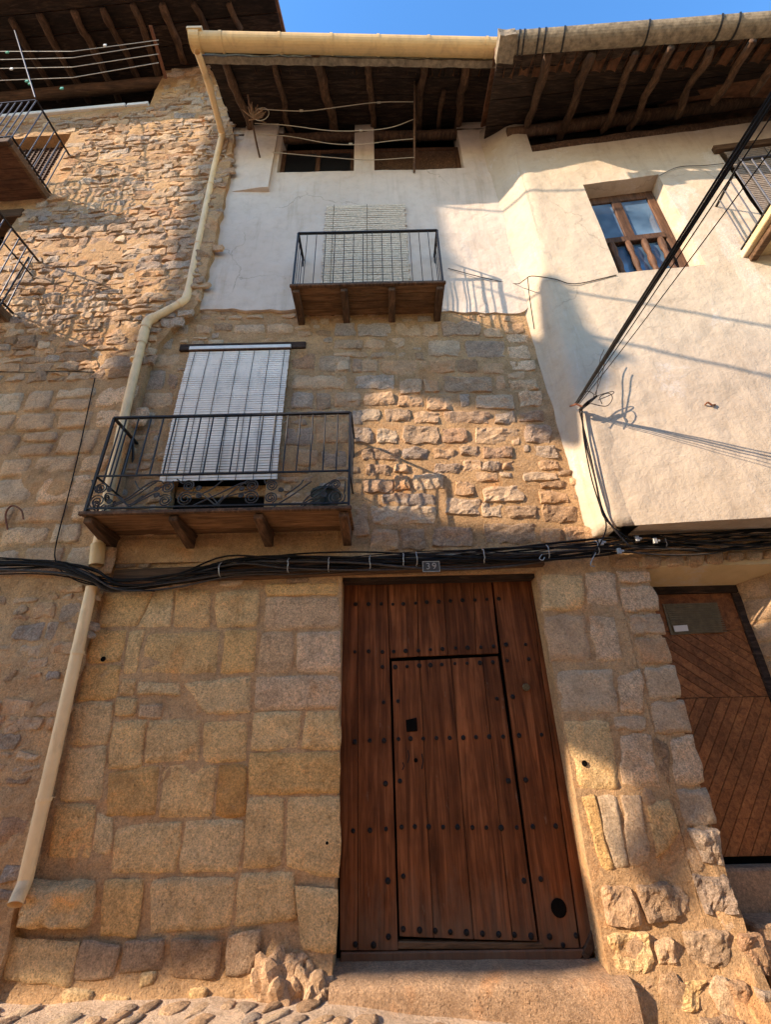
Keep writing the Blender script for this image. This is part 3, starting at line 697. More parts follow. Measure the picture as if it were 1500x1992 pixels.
# studs
bm = bmesh.new(); bmesh.ops.create_uvsphere(bm, u_segments=8, v_segments=5, radius=.021)
for v in list(bm.verts):
    v.co.y *= .7
smesh = bpy.data.meshes.new('stud'); bm.to_mesh(smesh); bm.free(); smesh.materials.append(M['stud'])
for p in smesh.polygons: p.use_smooth = True
rows = [(153,247),(207,246),(260,245),(308,247),(352,246),(403,242),(450,238),(500,236),(548,233),(598,230),(650,229),(700,226),(750,224),
 (150,445),(208,443),(265,445),(312,444),(362,441),(415,440),(465,436),(515,433),(570,430),(620,428),(675,426),(728,422),(780,415),(862,414),
 (318,508),(368,506),(418,502),(465,500),(512,498),(567,494),(618,492),(672,491),(725,488),(265,508),(785,482),(875,475),(270,655),(330,650),(742,640),(808,632),
 (150,820),(212,814),(272,815),(332,808),(382,806),(435,806),(490,804),(545,803),(602,802),(655,800),(710,798),(768,798),(835,793),(928,790),(278,993),(338,982),(790,982),(862,978),
 (143,1190),(213,1188),(280,1182),(345,1174),(400,1172),(458,1173),(518,1174),(578,1174),(640,1176),(698,1176),(760,1177),(825,1176),(892,1172),(988,1170),(288,1398),(352,1378),(855,1397),(925,1390),
 (352,1598),(420,1602),(485,1605),(548,1610),(615,1612),(682,1617),(750,1620),(815,1622),(885,1628),(962,1630),(1072,1625),(290,1630),(152,1662),(228,1665),(1018,1665)]
for X, Y in rows:
    p = PC.w(*Z3(X, Y), D+.006); s_ = random.uniform(.75, 1.15)
    inst('stud', smesh, door, p, (0, random.uniform(0, 3), 0), (s_, 1, s_))
def disc(name, px, py, r, t, mat, par, d, n=16, pl=PC):
    p = pl.w(px, py, d); bm = bmesh.new(); ring = [pl.n]
    tube(bm, [p-pl.n*t, p+pl.n*t], r, n); beveled(bm, min(.004, t*.5)); return obj(name, bm, M[mat], par)
disc('cat_hole', *Z3(1000, 1510), .062, .004, 'black', door, D+.004)
disc('door_boss', *Z3(864, 592), .034, .018, 'brass', door, D+.01)
bm = bmesh.new(); q = dq((362, 728), (408, 718), (412, 775), (366, 778)); quadprism(bm, [PC.p(a, b, D+.012) for a, b in q], PC.n, .02); beveled(bm, .005); lp = obj('lock_plate', bm, M['black'], door)
disc('keyhole', *Z3(404, 896), .018, .003, 'black', door, D+.007)
for (X, Y, L) in ((372, 880, .05), (430, 900, .06), (350, 920, .03)):
    p = PC.w(*Z3(X, Y), D+.005); bm = bmesh.new(); tube(bm, [p+Vector((0, 0, L)), p+Vector((.01, 0, 0)), p-Vector((.005, 0, L))], .005, 6); obj('keyhole_scar', bm, M['stud'], door)
disc('hole', *Z2(285, 942), .024, .004, 'black', HC, .022)
disc('hole', 200, 1282, .024, .004, 'black', HC, .02)
disc('hole', 636, 1640, .012, .004, 'black', HC, .022)

# --- house number
np_ = thing('number_plate', 'small dark house number plate reading 39 above the studded door', 'number plate', tuple(PC.w(839, 1102, .2)))
P0 = PC.w(839, 1102, .2)
bm = bmesh.new(); box(bm, (P0.x-.085, P0.y, P0.z-.055), (P0.x+.085, P0.y+.012, P0.z+.055)); beveled(bm, .003); obj('plate', bm, M['plate'], np_)
bm = bmesh.new()
for (a, b) in (((-.085, -.055), (.085, -.048)), ((-.085, .048), (.085, .055)), ((-.085, -.047), (-.079, .047)), ((.079, -.047), (.085, .047))):
    box(bm, (P0.x+a[0], P0.y-.003, P0.z+a[1]), (P0.x+b[0], P0.y-.0005, P0.z+b[1]))
obj('rim', bm, M['numeral'], np_)
def text_mesh(name, s, loc, size, mat, par, pl=PC, ext=.002):
    cu = bpy.data.curves.new(name, 'FONT'); cu.body = s; cu.size = size; cu.extrude = ext; cu.align_x = 'CENTER'; cu.align_y = 'CENTER'
    to = bpy.data.objects.new(name, cu); C.objects.link(to); bpy.context.view_layer.update()
    me = bpy.data.meshes.new_from_object(to); bpy.data.objects.remove(to); me.materials.append(M[mat])
    a = math.atan2(pl.u.y, pl.u.x)
    o = bpy.data.objects.new(name, me); C.objects.link(o); o.parent = par
    if par.type == 'EMPTY': o.matrix_parent_inverse = Matrix.Translation(-par.location)
    o.location = loc; o.rotation_euler = (math.pi/2, 0, a); return o
text_mesh('numeral', '3', P0+Vector((-.03, -.004, 0)), .095, 'numeral', np_)
text_mesh('numeral', '9', P0+Vector((.03, -.004, 0)), .095, 'numeral', np_)
#BODY2
# ============================================================ BALCONIES
def spiral(bm, c, r, turns, a0, sgn=1, rad_=.006, tail=None):
    pts = []
    n = int(turns*12)
    for i in range(n+1):
        t = i/n; a = a0+sgn*t*turns*2*math.pi; q = r*(.18+.82*(1-t))
        pts.append(Vector((c[0]+q*math.cos(a), c[1], c[2]+q*math.sin(a))))
    if tail: pts = catmull([Vector(t) for t in tail]+[pts[0]], 6)[:-1]+pts
    tube(bm, pts, rad_, 5)
def balcony(par, x0, x1, o, zb, zd, zt, nb, label, mid=None, corbels=4, scroll=False, deckt=.04, yb=0.0, topw=.035, br=.0058):
    """parts: deck (the mesh itself) > boards, corbels, rails, balusters"""
    bm = bmesh.new(); box(bm, (x0-.03, -o-.04, zd-deckt), (x1+.03, -o+.0, zd)); beveled(bm, .006)
    dk = obj('balcony', bm, M['old_wood'], par, label=label)
    nbd = 4
    for i in range(nbd):
        ya = -o+.004+i*(o-.0)/nbd; yb_ = ya+o/nbd-.006
        bm = bmesh.new(); box(bm, (x0-.02, ya, zd-deckt+.008), (x1+.02, yb_, zd-.004)); obj('deck_board', bm, M['deck_wood'], dk)
    for i in range(corbels):
        x = x0+.05+(x1-x0-.1)*i/(corbels-1); bm = bmesh.new()
        hexa(bm, [(x-.045, -o+.01, zd-deckt-.062), (x+.045, -o+.01, zd-deckt-.062), (x+.045, -o+.01, zd-deckt-.002), (x-.045, -o+.01, zd-deckt-.002),
                  (x-.045, .02, zb), (x+.045, .02, zb), (x+.045, .02, zd-deckt-.002), (x-.045, .02, zd-deckt-.002)]); beveled(bm, .008)
        obj('corbel', bm, M['old_wood'], dk)
    yf = -o+.01
    def rail(a, b, wd, ht, name='rail'):
        bm = bmesh.new(); bar(bm, a, b, wd, ht); obj(name, bm, M['iron'], dk)
    for z, h in ((zt, .018), (zd+.05, .016))+(((mid, .016),) if mid else ()):
        wd = topw if z == zt else .016
        rail((x0, yf, z), (x1, yf, z), wd, h); rail((x0, yf, z), (x0, .02, z), wd, h); rail((x1, yf, z), (x1, .02, z), wd, h)
    for x in (x0, x1): rail((x, yf, zd), (x, yf, zt), .024, .024, 'post')
    lo = mid if mid else zd+.05
    bm = bmesh.new(); tube(bm, [(0, 0, lo), (0, 0, zt)], br, 6); me = bpy.data.meshes.new('baluster'); bm.to_mesh(me); bm.free(); me.materials.append(M['iron'])
    for i in range(1, nb): inst('baluster', me, dk, (x0+(x1-x0)*i/nb, yf, 0))
    ns = 4
    for x in (x0, x1):
        for i in range(1, ns): inst('baluster', me, dk, (x, yf+(-yf)*i/ns, 0))
        bm = bmesh.new(); tube(bm, [(x, -.18*o, zt), (x+.0, .02, zt-.28)], .012, 6); obj('brace', bm, M['iron'], dk)
    return dk
B1 = balcony(HC, -2.95, -.36, .5, 3.34, 3.56, 4.72, 19, 'lower and wider balcony with black iron scrollwork along its foot', mid=3.98, br=.0085)
f = lambda X, Y: PC.w(*ZB(X, Y), .49)
def scroll_at(X, Y, r, tail=None, sgn=1, turns=2.3, a0=0):
    bm = bmesh.new(); c = f(X, Y); tl = [f(*t) for t in tail] if tail else None
    if tl:
        d = tl[-1]-c; a0 = math.atan2(d.z, d.x)
    spiral(bm, c, r/2.5*.0064, turns, a0, sgn, .0075, tl); obj('scroll', bm, M['scroll'], B1)
for (X, Y, r, tail, sg) in [(165, 822, 26, [(120, 785), (128, 815)], 1), (145, 888, 34, [(200, 915), (330, 850), (470, 790), (180, 905)][:1], -1),
    (488, 820, 27, [(150, 925), (280, 880), (400, 800), (455, 790)], -1), (590, 812, 25, [(535, 780), (560, 800)], -1), (475, 884, 28, [(300, 915), (430, 850)], -1), (575, 876, 32, [(720, 905), (650, 850), (610, 845)], 1),
    (900, 812, 27, [(600, 915), (720, 860), (850, 800)], -1), (995, 812, 25, [(960, 785), (965, 800)], -1), (895, 870, 32, [(735, 905), (770, 870), (860, 845)], -1), (990, 870, 25, [(1010, 915), (1100, 860), (1180, 800), (1030, 850)][:1], 1),
    (1305, 805, 22, [(1140, 910), (1170, 870), (1270, 800)], -1), (1310, 867, 36, [(1355, 790), (1350, 840)], -1),
    (435, 830, 10, None, 1), (640, 826, 11, None, 1), (640, 860, 11, None, -1), (846, 860, 11, None, 1), (850, 828, 9, None, 1), (432, 860, 9, None, 1), (1040, 830, 10, None, -1), (1250, 858, 12, None, 1), (205, 830, 10, None, -1), (205, 890, 10, None, 1)]:
    scroll_at(X, Y, r, tail, sg)
for pts in ([(180, 925), (300, 880), (440, 790)], [(300, 915), (400, 850), (520, 790)], [(640, 860), (700, 830), (760, 785)], [(720, 905), (820, 830), (880, 785)], [(1010, 912), (1100, 855), (1190, 790)], [(1060, 860), (1130, 810), (1150, 785)], [(1140, 905), (1230, 850), (1300, 785)],
            [(250, 870), (290, 905), (300, 915)], [(330, 790), (345, 820), (365, 830)], [(760, 860), (730, 900), (715, 915)], [(690, 850), (725, 890), (740, 915)], [(1250, 862), (1170, 900), (1145, 915)], [(200, 850), (260, 870), (300, 905), (370, 860)]):
    bm = bmesh.new(); tube(bm, catmull([f(*p) for p in pts], 5), .0070, 5); obj('scroll', bm, M['scroll'], B1)
# scrollwork on the left return
for i, (y, z, r) in enumerate([(-.40, 3.88, .05), (-.36, 3.70, .06), (-.24, 3.86, .05), (-.20, 3.70, .06), (-.1, 3.86, .04)]):
    bm = bmesh.new(); pts = []
    for k in range(26):
        t = k/25; a = t*4.2*math.pi+i; q = r*(1-.8*t); pts.append((-2.95, y+q*math.cos(a), z+q*math.sin(a)))
    tube(bm, pts, .0070, 5); obj('scroll', bm, M['scroll'], B1)
B2 = balcony(HC, -1.16, .83, .45, 6.66, 6.86, 8.0, 15, 'upper and narrower balcony with plain thin iron bars', corbels=4)

# doorway behind the lower balcony
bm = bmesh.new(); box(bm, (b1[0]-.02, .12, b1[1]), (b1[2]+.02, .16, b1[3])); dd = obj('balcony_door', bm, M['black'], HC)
bm = bmesh.new(); box(bm, (b1[0]+.02, .08, 4.02), (b1[2]-.02, .12, 4.16)); beveled(bm, .005); obj('rail_board', bm, M['mortar'], dd)
bm = bmesh.new(); box(bm, (-2.72, -.035, 6.20), (-1.02, .05, 6.32)); beveled(bm, .012); obj('lintel', bm, M['dark_wood'], HC)
bm = bmesh.new(); box(bm, (b2[0]-.02, .16, b2[1]), (b2[2]+.02, .2, b2[3])); obj('balcony_door', bm, M['frame_wood'], HC)
# attic windows
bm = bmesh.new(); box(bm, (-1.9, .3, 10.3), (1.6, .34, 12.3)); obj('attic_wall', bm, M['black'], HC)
for k, (x0, z0, x1, z1) in enumerate(aw):
    bm = bmesh.new()
    xs_ = [x0, (x0+x1)/2, x1]
    box(bm, (x0, .10, z0-.0), (x1, .16, z0+.09)); box(bm, (x0, .10, z1-.08), (x1, .16, z1))
    for x in (x0+.035, (x0+x1)/2, x1-.035): box(bm, (x-.04, .097, z0+.09), (x+.04, .163, z1-.08))
    wo = obj('window', bm, M['frame_wood'], HC)
    for (a, b) in ((x0+.075, (x0+x1)/2-.04), ((x0+x1)/2+.04, x1-.075)):
        bm = bmesh.new(); box(bm, (a, .125, z0+.09), (b, .135, z1-.08)); obj('pane' if k == 0 else 'shutter_panel', bm, M['dark_pane'] if k == 0 else M['old_wood'], wo)

# ---- blinds
def slat_blind(name, label, x0, x1, z0, z1, n, y, mat, cords, head=True, ragged=0.0, curve=0.0, th=.9, thick=.006, pl=PC, par=None):
    t = thing(name, label, 'blind', tuple(pl.p((x0+x1)/2, z0, .04)))
    hgt = (z1-z0)/n
    bm = bmesh.new(); nx = 6
    me = None
    for v in range(3):
        bm = bmesh.new()
        W = x1-x0
        for i in range(nx):
            a = -W/2+W*i/nx; b = -W/2+W*(i+1)/nx; za = ragged*noise.noise(Vector((i*1.3, v*4., 0))); zb = ragged*noise.noise(Vector(((i+1)*1.3, v*4., 0)))
            hexa(bm, [(a, -thick, -hgt*th/2+za), (b, -thick, -hgt*th/2+zb), (b, -thick*.2, hgt*th/2+zb), (a, -thick*.2, hgt*th/2+za), (a, 0, -hgt*th/2+za), (b, 0, -hgt*th/2+zb), (b, thick*.8, hgt*th/2+zb), (a, thick*.8, hgt*th/2+za)])
        m_ = bpy.data.meshes.new('slat'); bmesh.ops.recalc_face_normals(bm, faces=bm.faces); bm.to_mesh(m_); bm.free(); m_.materials.append(mat)
        me = (me or [])+[m_]
    ang = math.atan2(pl.u.y, pl.u.x)
    for i in range(n):
        z = z0+hgt*(i+.5); q = (z-z0)/(z1-z0)
        inst('slat', me[i % 3], t, pl.p((x0+x1)/2+random.uniform(-.004, .004)*(1+ragged*200), z, -y+curve*math.sin(q*3.0)), (random.uniform(-.06, .06), random.uniform(-.002, .002), ang))
    for c in cords:
        a = x0+(x1-x0)*c; bm = bmesh.new()
        tube(bm, [pl.p(a, z0+(z1-z0)*k/8, -y+curve*math.sin(k/8*3.0)+.011) for k in range(9)], .0035, 5); obj('cord', bm, M['cable_grey'], t)
    if head:
        bm = bmesh.new(); A = pl.p(x0-.01, z1+.06, -y+.01); B = pl.p(x1+.01, z1+.06, -y+.01); bar(bm, A, B, .03, .055); beveled(bm, .004); obj('head_rail', bm, M['paint'], t)
        bm = bmesh.new(); A = pl.p(x0-.01, z1+.018, -y+.012); B = pl.p(x1+.01, z1+.018, -y+.012); bar(bm, A, B, .03, .014); obj('head_rail', bm, M['frame_wood'], t)
    return t
slat_blind('roller_blind', 'white slatted blind hanging behind the lower scrollwork balcony', -2.55, -1.22, 4.16, 6.14, 56, -.05, M['blind'], (.06, .2, .34, .5, .65, .8, .95), curve=.03)
slat_blind('reed_blind', 'faded straw reed blind hanging behind the upper balcony', -.86, .43, 6.98, 9.35, 46, -.06, M['reed'], (.1, .52), head=False, ragged=.020, th=.93)
# plant pots on the lower balcony
pt = thing('plant_pot', 'dark flower pot behind the right end of the lower balcony scrollwork', 'plant pot', (-.62, -.3, 3.565))
bm = bmesh.new(); tube(bm, [(-.62, -.3, 3.565), (-.62, -.3, 3.74), (-.62, -.3, 3.80)], [.10, .14, .15], 14); obj('pot', bm, M['pot'], pt, smooth=False)
bm = bmesh.new(); tube(bm, [(-.62, -.3, 3.80), (-.62, -.3, 3.83)], [.16, .16], 14); obj('rim', bm, M['pot'], pt)

# ============================================================ EAVE OF CENTRE HOUSE
gA = PC.w(380, 80, 1.45); gB = PC.w(976, 93, 1.34)
zw = 11.95
def soffit_P(x, y): # soffit height from eave line to wall and beyond
    t = (x-gA.x)/(gB.x-gA.x); yg = gA.y+(gB.y-gA.y)*t; zg = gA.z+(gB.z-gA.z)*t - .02
    k = (y-yg)/(0-yg); return zg+(zw-zg)*k
# boards under the roof
nb_ = 9; Y0, Y1 = -1.5, 1.2
for i in range(nb_):
    a = i/nb_; b = (i+1)/nb_; bm = bmesh.new(); q = []
    ya, yb2 = -1.40+(1.4+1.0)*a+.004, -1.40+2.4*b-.004
    xa, xb = gA.x+.06, 2.12
    off = random.uniform(0, .012)
    c8 = [(xa, ya, soffit_P(xa, ya)+.06+off), (xb, ya, soffit_P(xb, ya)+.06+off), (xb, yb2, soffit_P(xb, yb2)+.06+off), (xa, yb2, soffit_P(xa, yb2)+.06+off)]
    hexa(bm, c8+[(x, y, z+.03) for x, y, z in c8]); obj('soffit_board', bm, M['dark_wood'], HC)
SN = Vector((0, -(zw-gB.z)/1.34, 1)).normalized(); SP = Vector((0, 0, zw-.05))
for (ax, ay, bx, by, r) in [(430, 118, 500, 285, .075), (530, 118, 560, 238, .055), (613, 112, 652, 265, .085), (716, 122, 726, 262, .06), (822, 125, 812, 290, .065), (908, 125, 888, 262, .075), (985, 122, 968, 225, .055), (866, 180, 852, 262, .045)]:
    A = rplane(ax, ay, SP, SN); B = rplane(bx, by, SP, SN); B = B+(B-A)*.35
    A.z = soffit_P(A.x, A.y)-.02; B.z = soffit_P(B.x, B.y)-.02
    bm = bmesh.new(); cp = crook([A, B], .15, ax*.37, .07); tube(bm, cp, [r*(.85+.35*abs(noise.noise(Vector((i_*.5, ax, 1))))) for i_ in range(len(cp))], 9, wob=.42, seed=ax); obj('rafter', bm, M['old_wood'], HC, smooth=True)
# wall plate timber under the rafters at the wall
bm = bmesh.new(); tube(bm, resample([(-2.7, .05, zw-.22), (2.2, .05, zw-.2)], .2), .09, 8, wob=.2); obj('wall_plate', bm, M['old_wood'], HC, smooth=True)
# mortared verge strip and first row of tiles over the gutter
bm = bmesh.new(); bar(bm, gA+Vector((0, .20, .0)), gB+Vector((0, .18, .0)), .09, .09)
bmesh.ops.subdivide_edges(bm, edges=[e for e in bm.edges if e.calc_length() > 1], cuts=40)
for v in bm.verts: v.co += Vector((0, 1, 1))*.02*fbm(v.co*6)
obj('eave_mortar', bm, M['old_gutter'], HC)
def roof_slab(par, pts, t=.12, name='roof', mat='tile'):
    bm = bmesh.new(); hexa(bm, [Vector(p) for p in pts]+[Vector(p)+Vector((0, 0, t)) for p in pts]); return obj(name, bm, M[mat], par)
roof_slab(HC, [(gA.x, gA.y+.1, gA.z+.27), (2.1, gB.y+.1, gB.z+.27), (2.1, 5, 14.9), (gA.x+.2, 5, 15.0)])
def tile_row(par, A, B, pitch, run, mat='tile', r=.085, jitter=.015):
    A = Vector(A); B = Vector(B); n = int((B-A).length/pitch)
    bm = bmesh.new(); prof = []
    seg = 6
    for e, (yy, zz_) in enumerate(((0, 0), (run[0], run[1]))):
        for k in range(seg+1):
            a = math.pi*k/seg; q = r*(1-.12*e); prof.append(bm.verts.new((q*math.cos(a), yy, zz_+q*math.sin(a))))
    for k in range(seg): bm.faces.new((prof[k], prof[k+1], prof[seg+1+k+1], prof[seg+1+k]))
    bmesh.ops.solidify(bm, geom=bm.faces[:], thickness=.014)
    me = bpy.data.meshes.new('roof_tile'); bm.to_mesh(me); bm.free(); me.materials.append(M[mat])
    for i in range(n):
        p = A.lerp(B, (i+.5)/n)+Vector((random.uniform(-jitter, jitter), random.uniform(-jitter*2, jitter*2), random.uniform(-jitter, jitter)))
        inst('roof_tile', me, par, p)
tile_row(HC, gA+Vector((.1, .04, .155)), gB+Vector((0, .04, .155)), .21, (.4, .12))

# ---- gutter and downpipe
GT = thing('rain_gutter', 'ochre gutter and bent cream downpipe on the left edge of the white plastered house', 'gutter', (-3.0, 0, 0))
def half_round(bm, A, B, r, t=.008, seg=12):
    A = Vector(A); B = Vector(B); d = (B-A).normalized(); s = d.cross(Vector((0, 0, 1))).normalized(); u = s.cross(d)
    rr = []
    for P in (A, B):
        ro = [bm.verts.new(P+s*(r*math.cos(math.pi*k/seg))-u*(r*math.sin(math.pi*k/seg))) for k in range(seg+1)]
        ri = [bm.verts.new(P+s*((r-t)*math.cos(math.pi*k/seg))-u*((r-t)*math.sin(math.pi*k/seg))) for k in range(seg+1)]
        rr.append((ro, ri))
    (o0, i0), (o1, i1) = rr
    for k in range(seg):
        bm.faces.new((o0[k], o0[k+1], o1[k+1], o1[k])); bm.faces.new((i0[k+1], i0[k], i1[k], i1[k+1]))
        bm.faces.new((o0[k+1], o0[k], i0[k], i0[k+1])); bm.faces.new((o1[k], o1[k+1], i1[k+1], i1[k]))
    bm.faces.new((o0[0], i0[0], i1[0], o1[0])); bm.faces.new((o0[seg], i0[seg], i1[seg], o1[seg]))
    bm.faces.new(o0[::-1]); bm.faces.new(o1)
gr = .122
joints = [385, 432, 545, 645, 735, 832, 945, 976]
gp = lambda px: gA.lerp(gB, (px-380)/(976-380))
for a, b in zip([380]+joints[1:-1], joints[1:]):
    bm = bmesh.new(); half_round(bm, gp(a), gp(b), gr); obj('gutter_length', bm, M['gutter'], GT, smooth=False)
for px in joints[1:-1]:
    bm = bmesh.new(); P = gp(px); half_round(bm, P+Vector((-.022, 0, 0)), P+Vector((.022, 0, .0)), gr+.008, .006); obj('joint_band', bm, M['gutter'], GT)
bm = bmesh.new(); half_round(bm, gp(372), gp(392), gr+.02, .01); box(bm, (gp(372).x-.02, gA.y-gr-.03, gA.z-.02), (gp(396).x+.02, gA.y-gr+.02, gA.z+.05)); obj('end_box', bm, M['gutter'], GT)
pw = lambda px, py, d: PC.w(px, py, d)
path = [pw(383, 100, 1.40), pw(405, 160, .95), pw(432, 262, .16), pw(418, 320, .10), pw(362, 585, .10), pw(285, 625, .17), pw(278, 655, .17), pw(240, 815, .17), pw(190, 1060, .17), pw(187, 1100, .17), pw(178, 1142, .12), pw(120, 1400, .12), pw(48, 1715, .12), pw(28, 1760, .2)]
pr_ = .052
def pipe_seg(name, pts, r=pr_, n=12, mat='pipe'):
    bm = bmesh.new(); tube(bm, pts, r, n, caps=False); return obj(name, bm, M[mat], GT, smooth=False)
def smooth_poly(o):
    for p in o.data.polygons: p.use_smooth = len(p.vertices) == 4
for i in range(len(path)-1):
    a, b = path[i], path[i+1]; d = (b-a)
    if i == 9: continue
    smooth_poly(pipe_seg('pipe', [a, b], pr_ if i > 7 or i < 7 else pr_))
for i in (1, 2, 4, 5, 6):
    a, b, c = path[i-1], path[i], path[i+1]; u = (a-b).normalized(); v = (c-b).normalized()
    smooth_poly(pipe_seg('elbow', catmull([b+u*.13, b+u*.02+v*.02, b+v*.13], 4), pr_+.009))
smooth_poly(pipe_seg('pipe', [path[8], path[9]], pr_+.016, mat='gutter'))
for (px, py, d) in ((262, 700, .17), (410, 360, .10), (385, 475, .10), (150, 1270, .12), (85, 1555, .12)):
    P = pw(px, py, d); j = [k for k in range(len(path)-1) if path[k].z >= P.z >= path[k+1].z]
    ax = (path[j[0]+1]-path[j[0]]).normalized() if j else Vector((0, 0, -1))
    bm = bmesh.new(); tube(bm, [P-ax*.014, P+ax*.014], pr_+.006, 12); tube(bm, [P, P+Vector((0, d+.02, 0))], .006, 5); obj('pipe_clip', bm, M['pipe'], GT)
#BODY3
# ============================================================ RIGHT HOUSE
HR = thing('plastered_house', 'cream plastered house on the right with a small turned-baluster window and herringbone door', 'house', (3.5, 0, 0))
s0 = -.02
wz0, wz1 = 7.07, 9.22
wx0 = PR.px(1135, 355)[0]; wx1 = PR.px(1283, 340)[0]
rbx0 = PR.px(1418, 325)[0]
outer = [(s0+.10, 3.38), (7.5, 3.38), (7.5, 10.28), (s0+.12, 10.28)]
bm = wall_sheet(PR, outer, [rect(wx0, wz0, wx1, wz1), rect(rbx0, 7.3, rbx0+1.2, 9.75)], 0, .42, .13, .022, .7)
obj('plaster_wall', bm, M['cream_plaster'], HR)
obj('corner_return', corner_bm, M['cream_plaster'], HR, smooth=True)
# ground floor wall
dR0, dR1, dRz = 2.70, 4.20, 3.05
bm = wall_sheet(PC, [(2.325, -.9), (dR0-.08, -.9), (dR0-.12, 1.6), (dR0-.03, 3.05), (dR1, 3.05), (dR1, -.9), (8, -.9), (8, 3.75), (2.325, 3.75)], [], 0, .4, .10, .014, 2.0, lambda a, z: basedepth(a, z)*1.5)
obj('wall', bm, M['mortar'], HR)
SR = StoneSet(HR, 280)
for i, g in enumerate(P2):
    q = q4(Z2, *g); takenR.append(bb(q)); low = g[0][1] > 1190
    SR.add(PC, grow(jit(q, .004), 0 if low else .004), ('rubble' if low or i == 8 else 'greystone' if i in (1, 2, 7) else 'stone'), H=.032 if low else .012, d=basedepth((q[0][0]+q[1][0])/2, (q[0][1]+q[2][1])/2)*.9, nu=12, nv=10, rnd=.25 if low else .15, wob=.025, rough=.034 if low else .010, skirt=.012, ang=.012 if low else 0)
bm = bmesh.new(); tube(bm, catmull([PR.w(1372, 788, .01), PR.w(1378, 783, .04), PR.w(1386, 788, .03), PR.w(1392, 787, .01)], 4), .010, 6, wob=.5); o = obj('iron_stub', bm, M['rust']); tag(o, 'small rusty iron stub in the middle of the sunlit cream plaster', 'iron stub')
# arch of small stones over the second door
for (x0, y0, x1, y1) in [(512, 103, 592, 157), (610, 106, 682, 152), (692, 98, 762, 150), (770, 92, 842, 142), (858, 90, 928, 132), (940, 86, 1000, 126), (1008, 82, 1060, 122)]:
    q = q4(Z2, (x0, y0), (x1, y0), (x1, y1), (x0, y1)); takenR.append(bb(q)); SR.add(PC, q, 'stone', H=.03, nu=8, nv=7, rnd=.5, rough=.012)
random.seed(31)
for q in courses(PC, [(2.36, 3.20), (8, 3.20), (8, 3.72), (2.36, 3.72)], takenR, (.10, .15), (.14, .3)): SR.add(PC, q, 'stone' if random.random() < .6 else 'rubble', H=.02, nu=7, nv=6, rnd=.45, rough=.012)
for q in courses(PC, [(4.25, .0), (6, .0), (6, 3.15), (4.25, 3.15)], takenR, (.14, .25), (.2, .4)): SR.add(PC, q, 'stone', H=.02, nu=7, nv=6, rnd=.4, rough=.012)
# splayed jamb of the second door with its own stones
ja = Vector((3.80, .38, 0)); jb = Vector((4.2, 0.0, 0)); L_ = (jb-ja).length
PJ = Plane(ja, math.atan2(-(jb-ja).y, (jb-ja).x))
if PJ.n.x > 0: pass
bm = wall_sheet(PJ, rect(0, -.9, L_, 3.06), [], 0, .05, .12, .01); obj('door_jamb', bm, M['mortar'], HR)
z = 2.98
while z > .2:
    h = random.uniform(.16, .28); m = random.uniform(.35, .65)*L_
    for a, b in ((.01, m-.008), (m+.008, L_-.01)): SR.add(PJ, [(a, z), (b, z), (b, z-h+.015), (a, z-h+.015)], 'stone', H=.015, nu=7, nv=6, rnd=.3)
    z -= h
SR.build('filler_stones')
bm = bmesh.new(); hexa(bm, [(2.60, .0, 3.045), (4.25, .0, 3.045), (4.25, .0, 3.10), (2.60, .0, 3.10), (2.60, .40, 2.93), (3.9, .40, 2.93), (3.9, .40, 3.10), (2.60, .40, 3.10)])
obj('lintel_soffit', bm, M['soffit_plaster'], HR)
# second door
bm = bmesh.new(); box(bm, (2.55, .43, .3), (3.9, .46, 3.0)); d2 = obj('door', bm, M['black'], HR, label='varnished brown herringbone door with a vent panel')
DD = -.39
bm = bmesh.new(); box(bm, (2.60, .37, 2.86), (3.85, .44, 2.945)); box(bm, (3.74, .37, .5), (3.83, .44, 2.855)); beveled(bm, .006); obj('door_frame', bm, M['dark_wood'], d2)
# upper panel boards run diagonal, lower boards the other way
def clipboards(x0, x1, z0, z1, ang, wd, name='board'):
    c = math.cos(ang); s_ = math.sin(ang); L = 4; k = -20
    for k in range(-24, 25):
        bm = bmesh.new(); P = Vector(((x0+x1)/2, 0, (z0+z1)/2))+Vector((-s_, 0, c))*(k*wd); D_ = Vector((c, 0, s_)); N_ = Vector((-s_, 0, c))
        q = [P-D_*L+N_*(wd/2-.003), P+D_*L+N_*(wd/2-.003), P+D_*L-N_*(wd/2-.003), P-D_*L-N_*(wd/2-.003)]
        vs = [bm.verts.new(v) for v in q]; bm.faces.new(vs)
        for co, no in (((x0, 0, 0), (-1, 0, 0)), ((x1, 0, 0), (1, 0, 0)), ((0, 0, z0), (0, 0, -1)), ((0, 0, z1), (0, 0, 1))):
            bmesh.ops.bisect_plane(bm, geom=bm.verts[:]+bm.edges[:]+bm.faces[:], plane_co=co, plane_no=no, clear_outer=True)
        if not bm.faces: bm.free(); continue
        for v in bm.verts: v.co.y = .40
        r = bmesh.ops.extrude_face_region(bm, geom=bm.faces[:])
        for v in [g for g in r['geom'] if isinstance(g, bmesh.types.BMVert)]: v.co.y = .425
        obj(name, bm, M['door2_wood'], d2)
clipboards(2.6, 3.735, 1.82, 2.46, rad(-38), .09)
clipboards(2.6, 3.735, .56, 1.815, rad(52), .09)
bm = bmesh.new(); box(bm, (2.62, .395, 2.465), (3.735, .425, 2.855)); obj('board', bm, M['door2_wood'], d2)
q = [PC.px(*Z2(*c), -.385) for c in ((600, 300), (820, 294), (845, 414), (634, 424))]
bm = bmesh.new(); quadprism(bm, [PC.p(a, b, -.385) for a, b in q], PC.n, .01); vent = obj('vent_grille', bm, M['vent'], d2)
nl = 14
for i in range(nl):
    z_ = q[2][1]+(q[1][1]-q[2][1])*(i+.5)/nl; bm = bmesh.new(); box(bm, (q[0][0]+.02, .375, z_-.005), (q[1][0]-.01, .384, z_+.004)); obj('louvre', bm, M['vent'], vent)
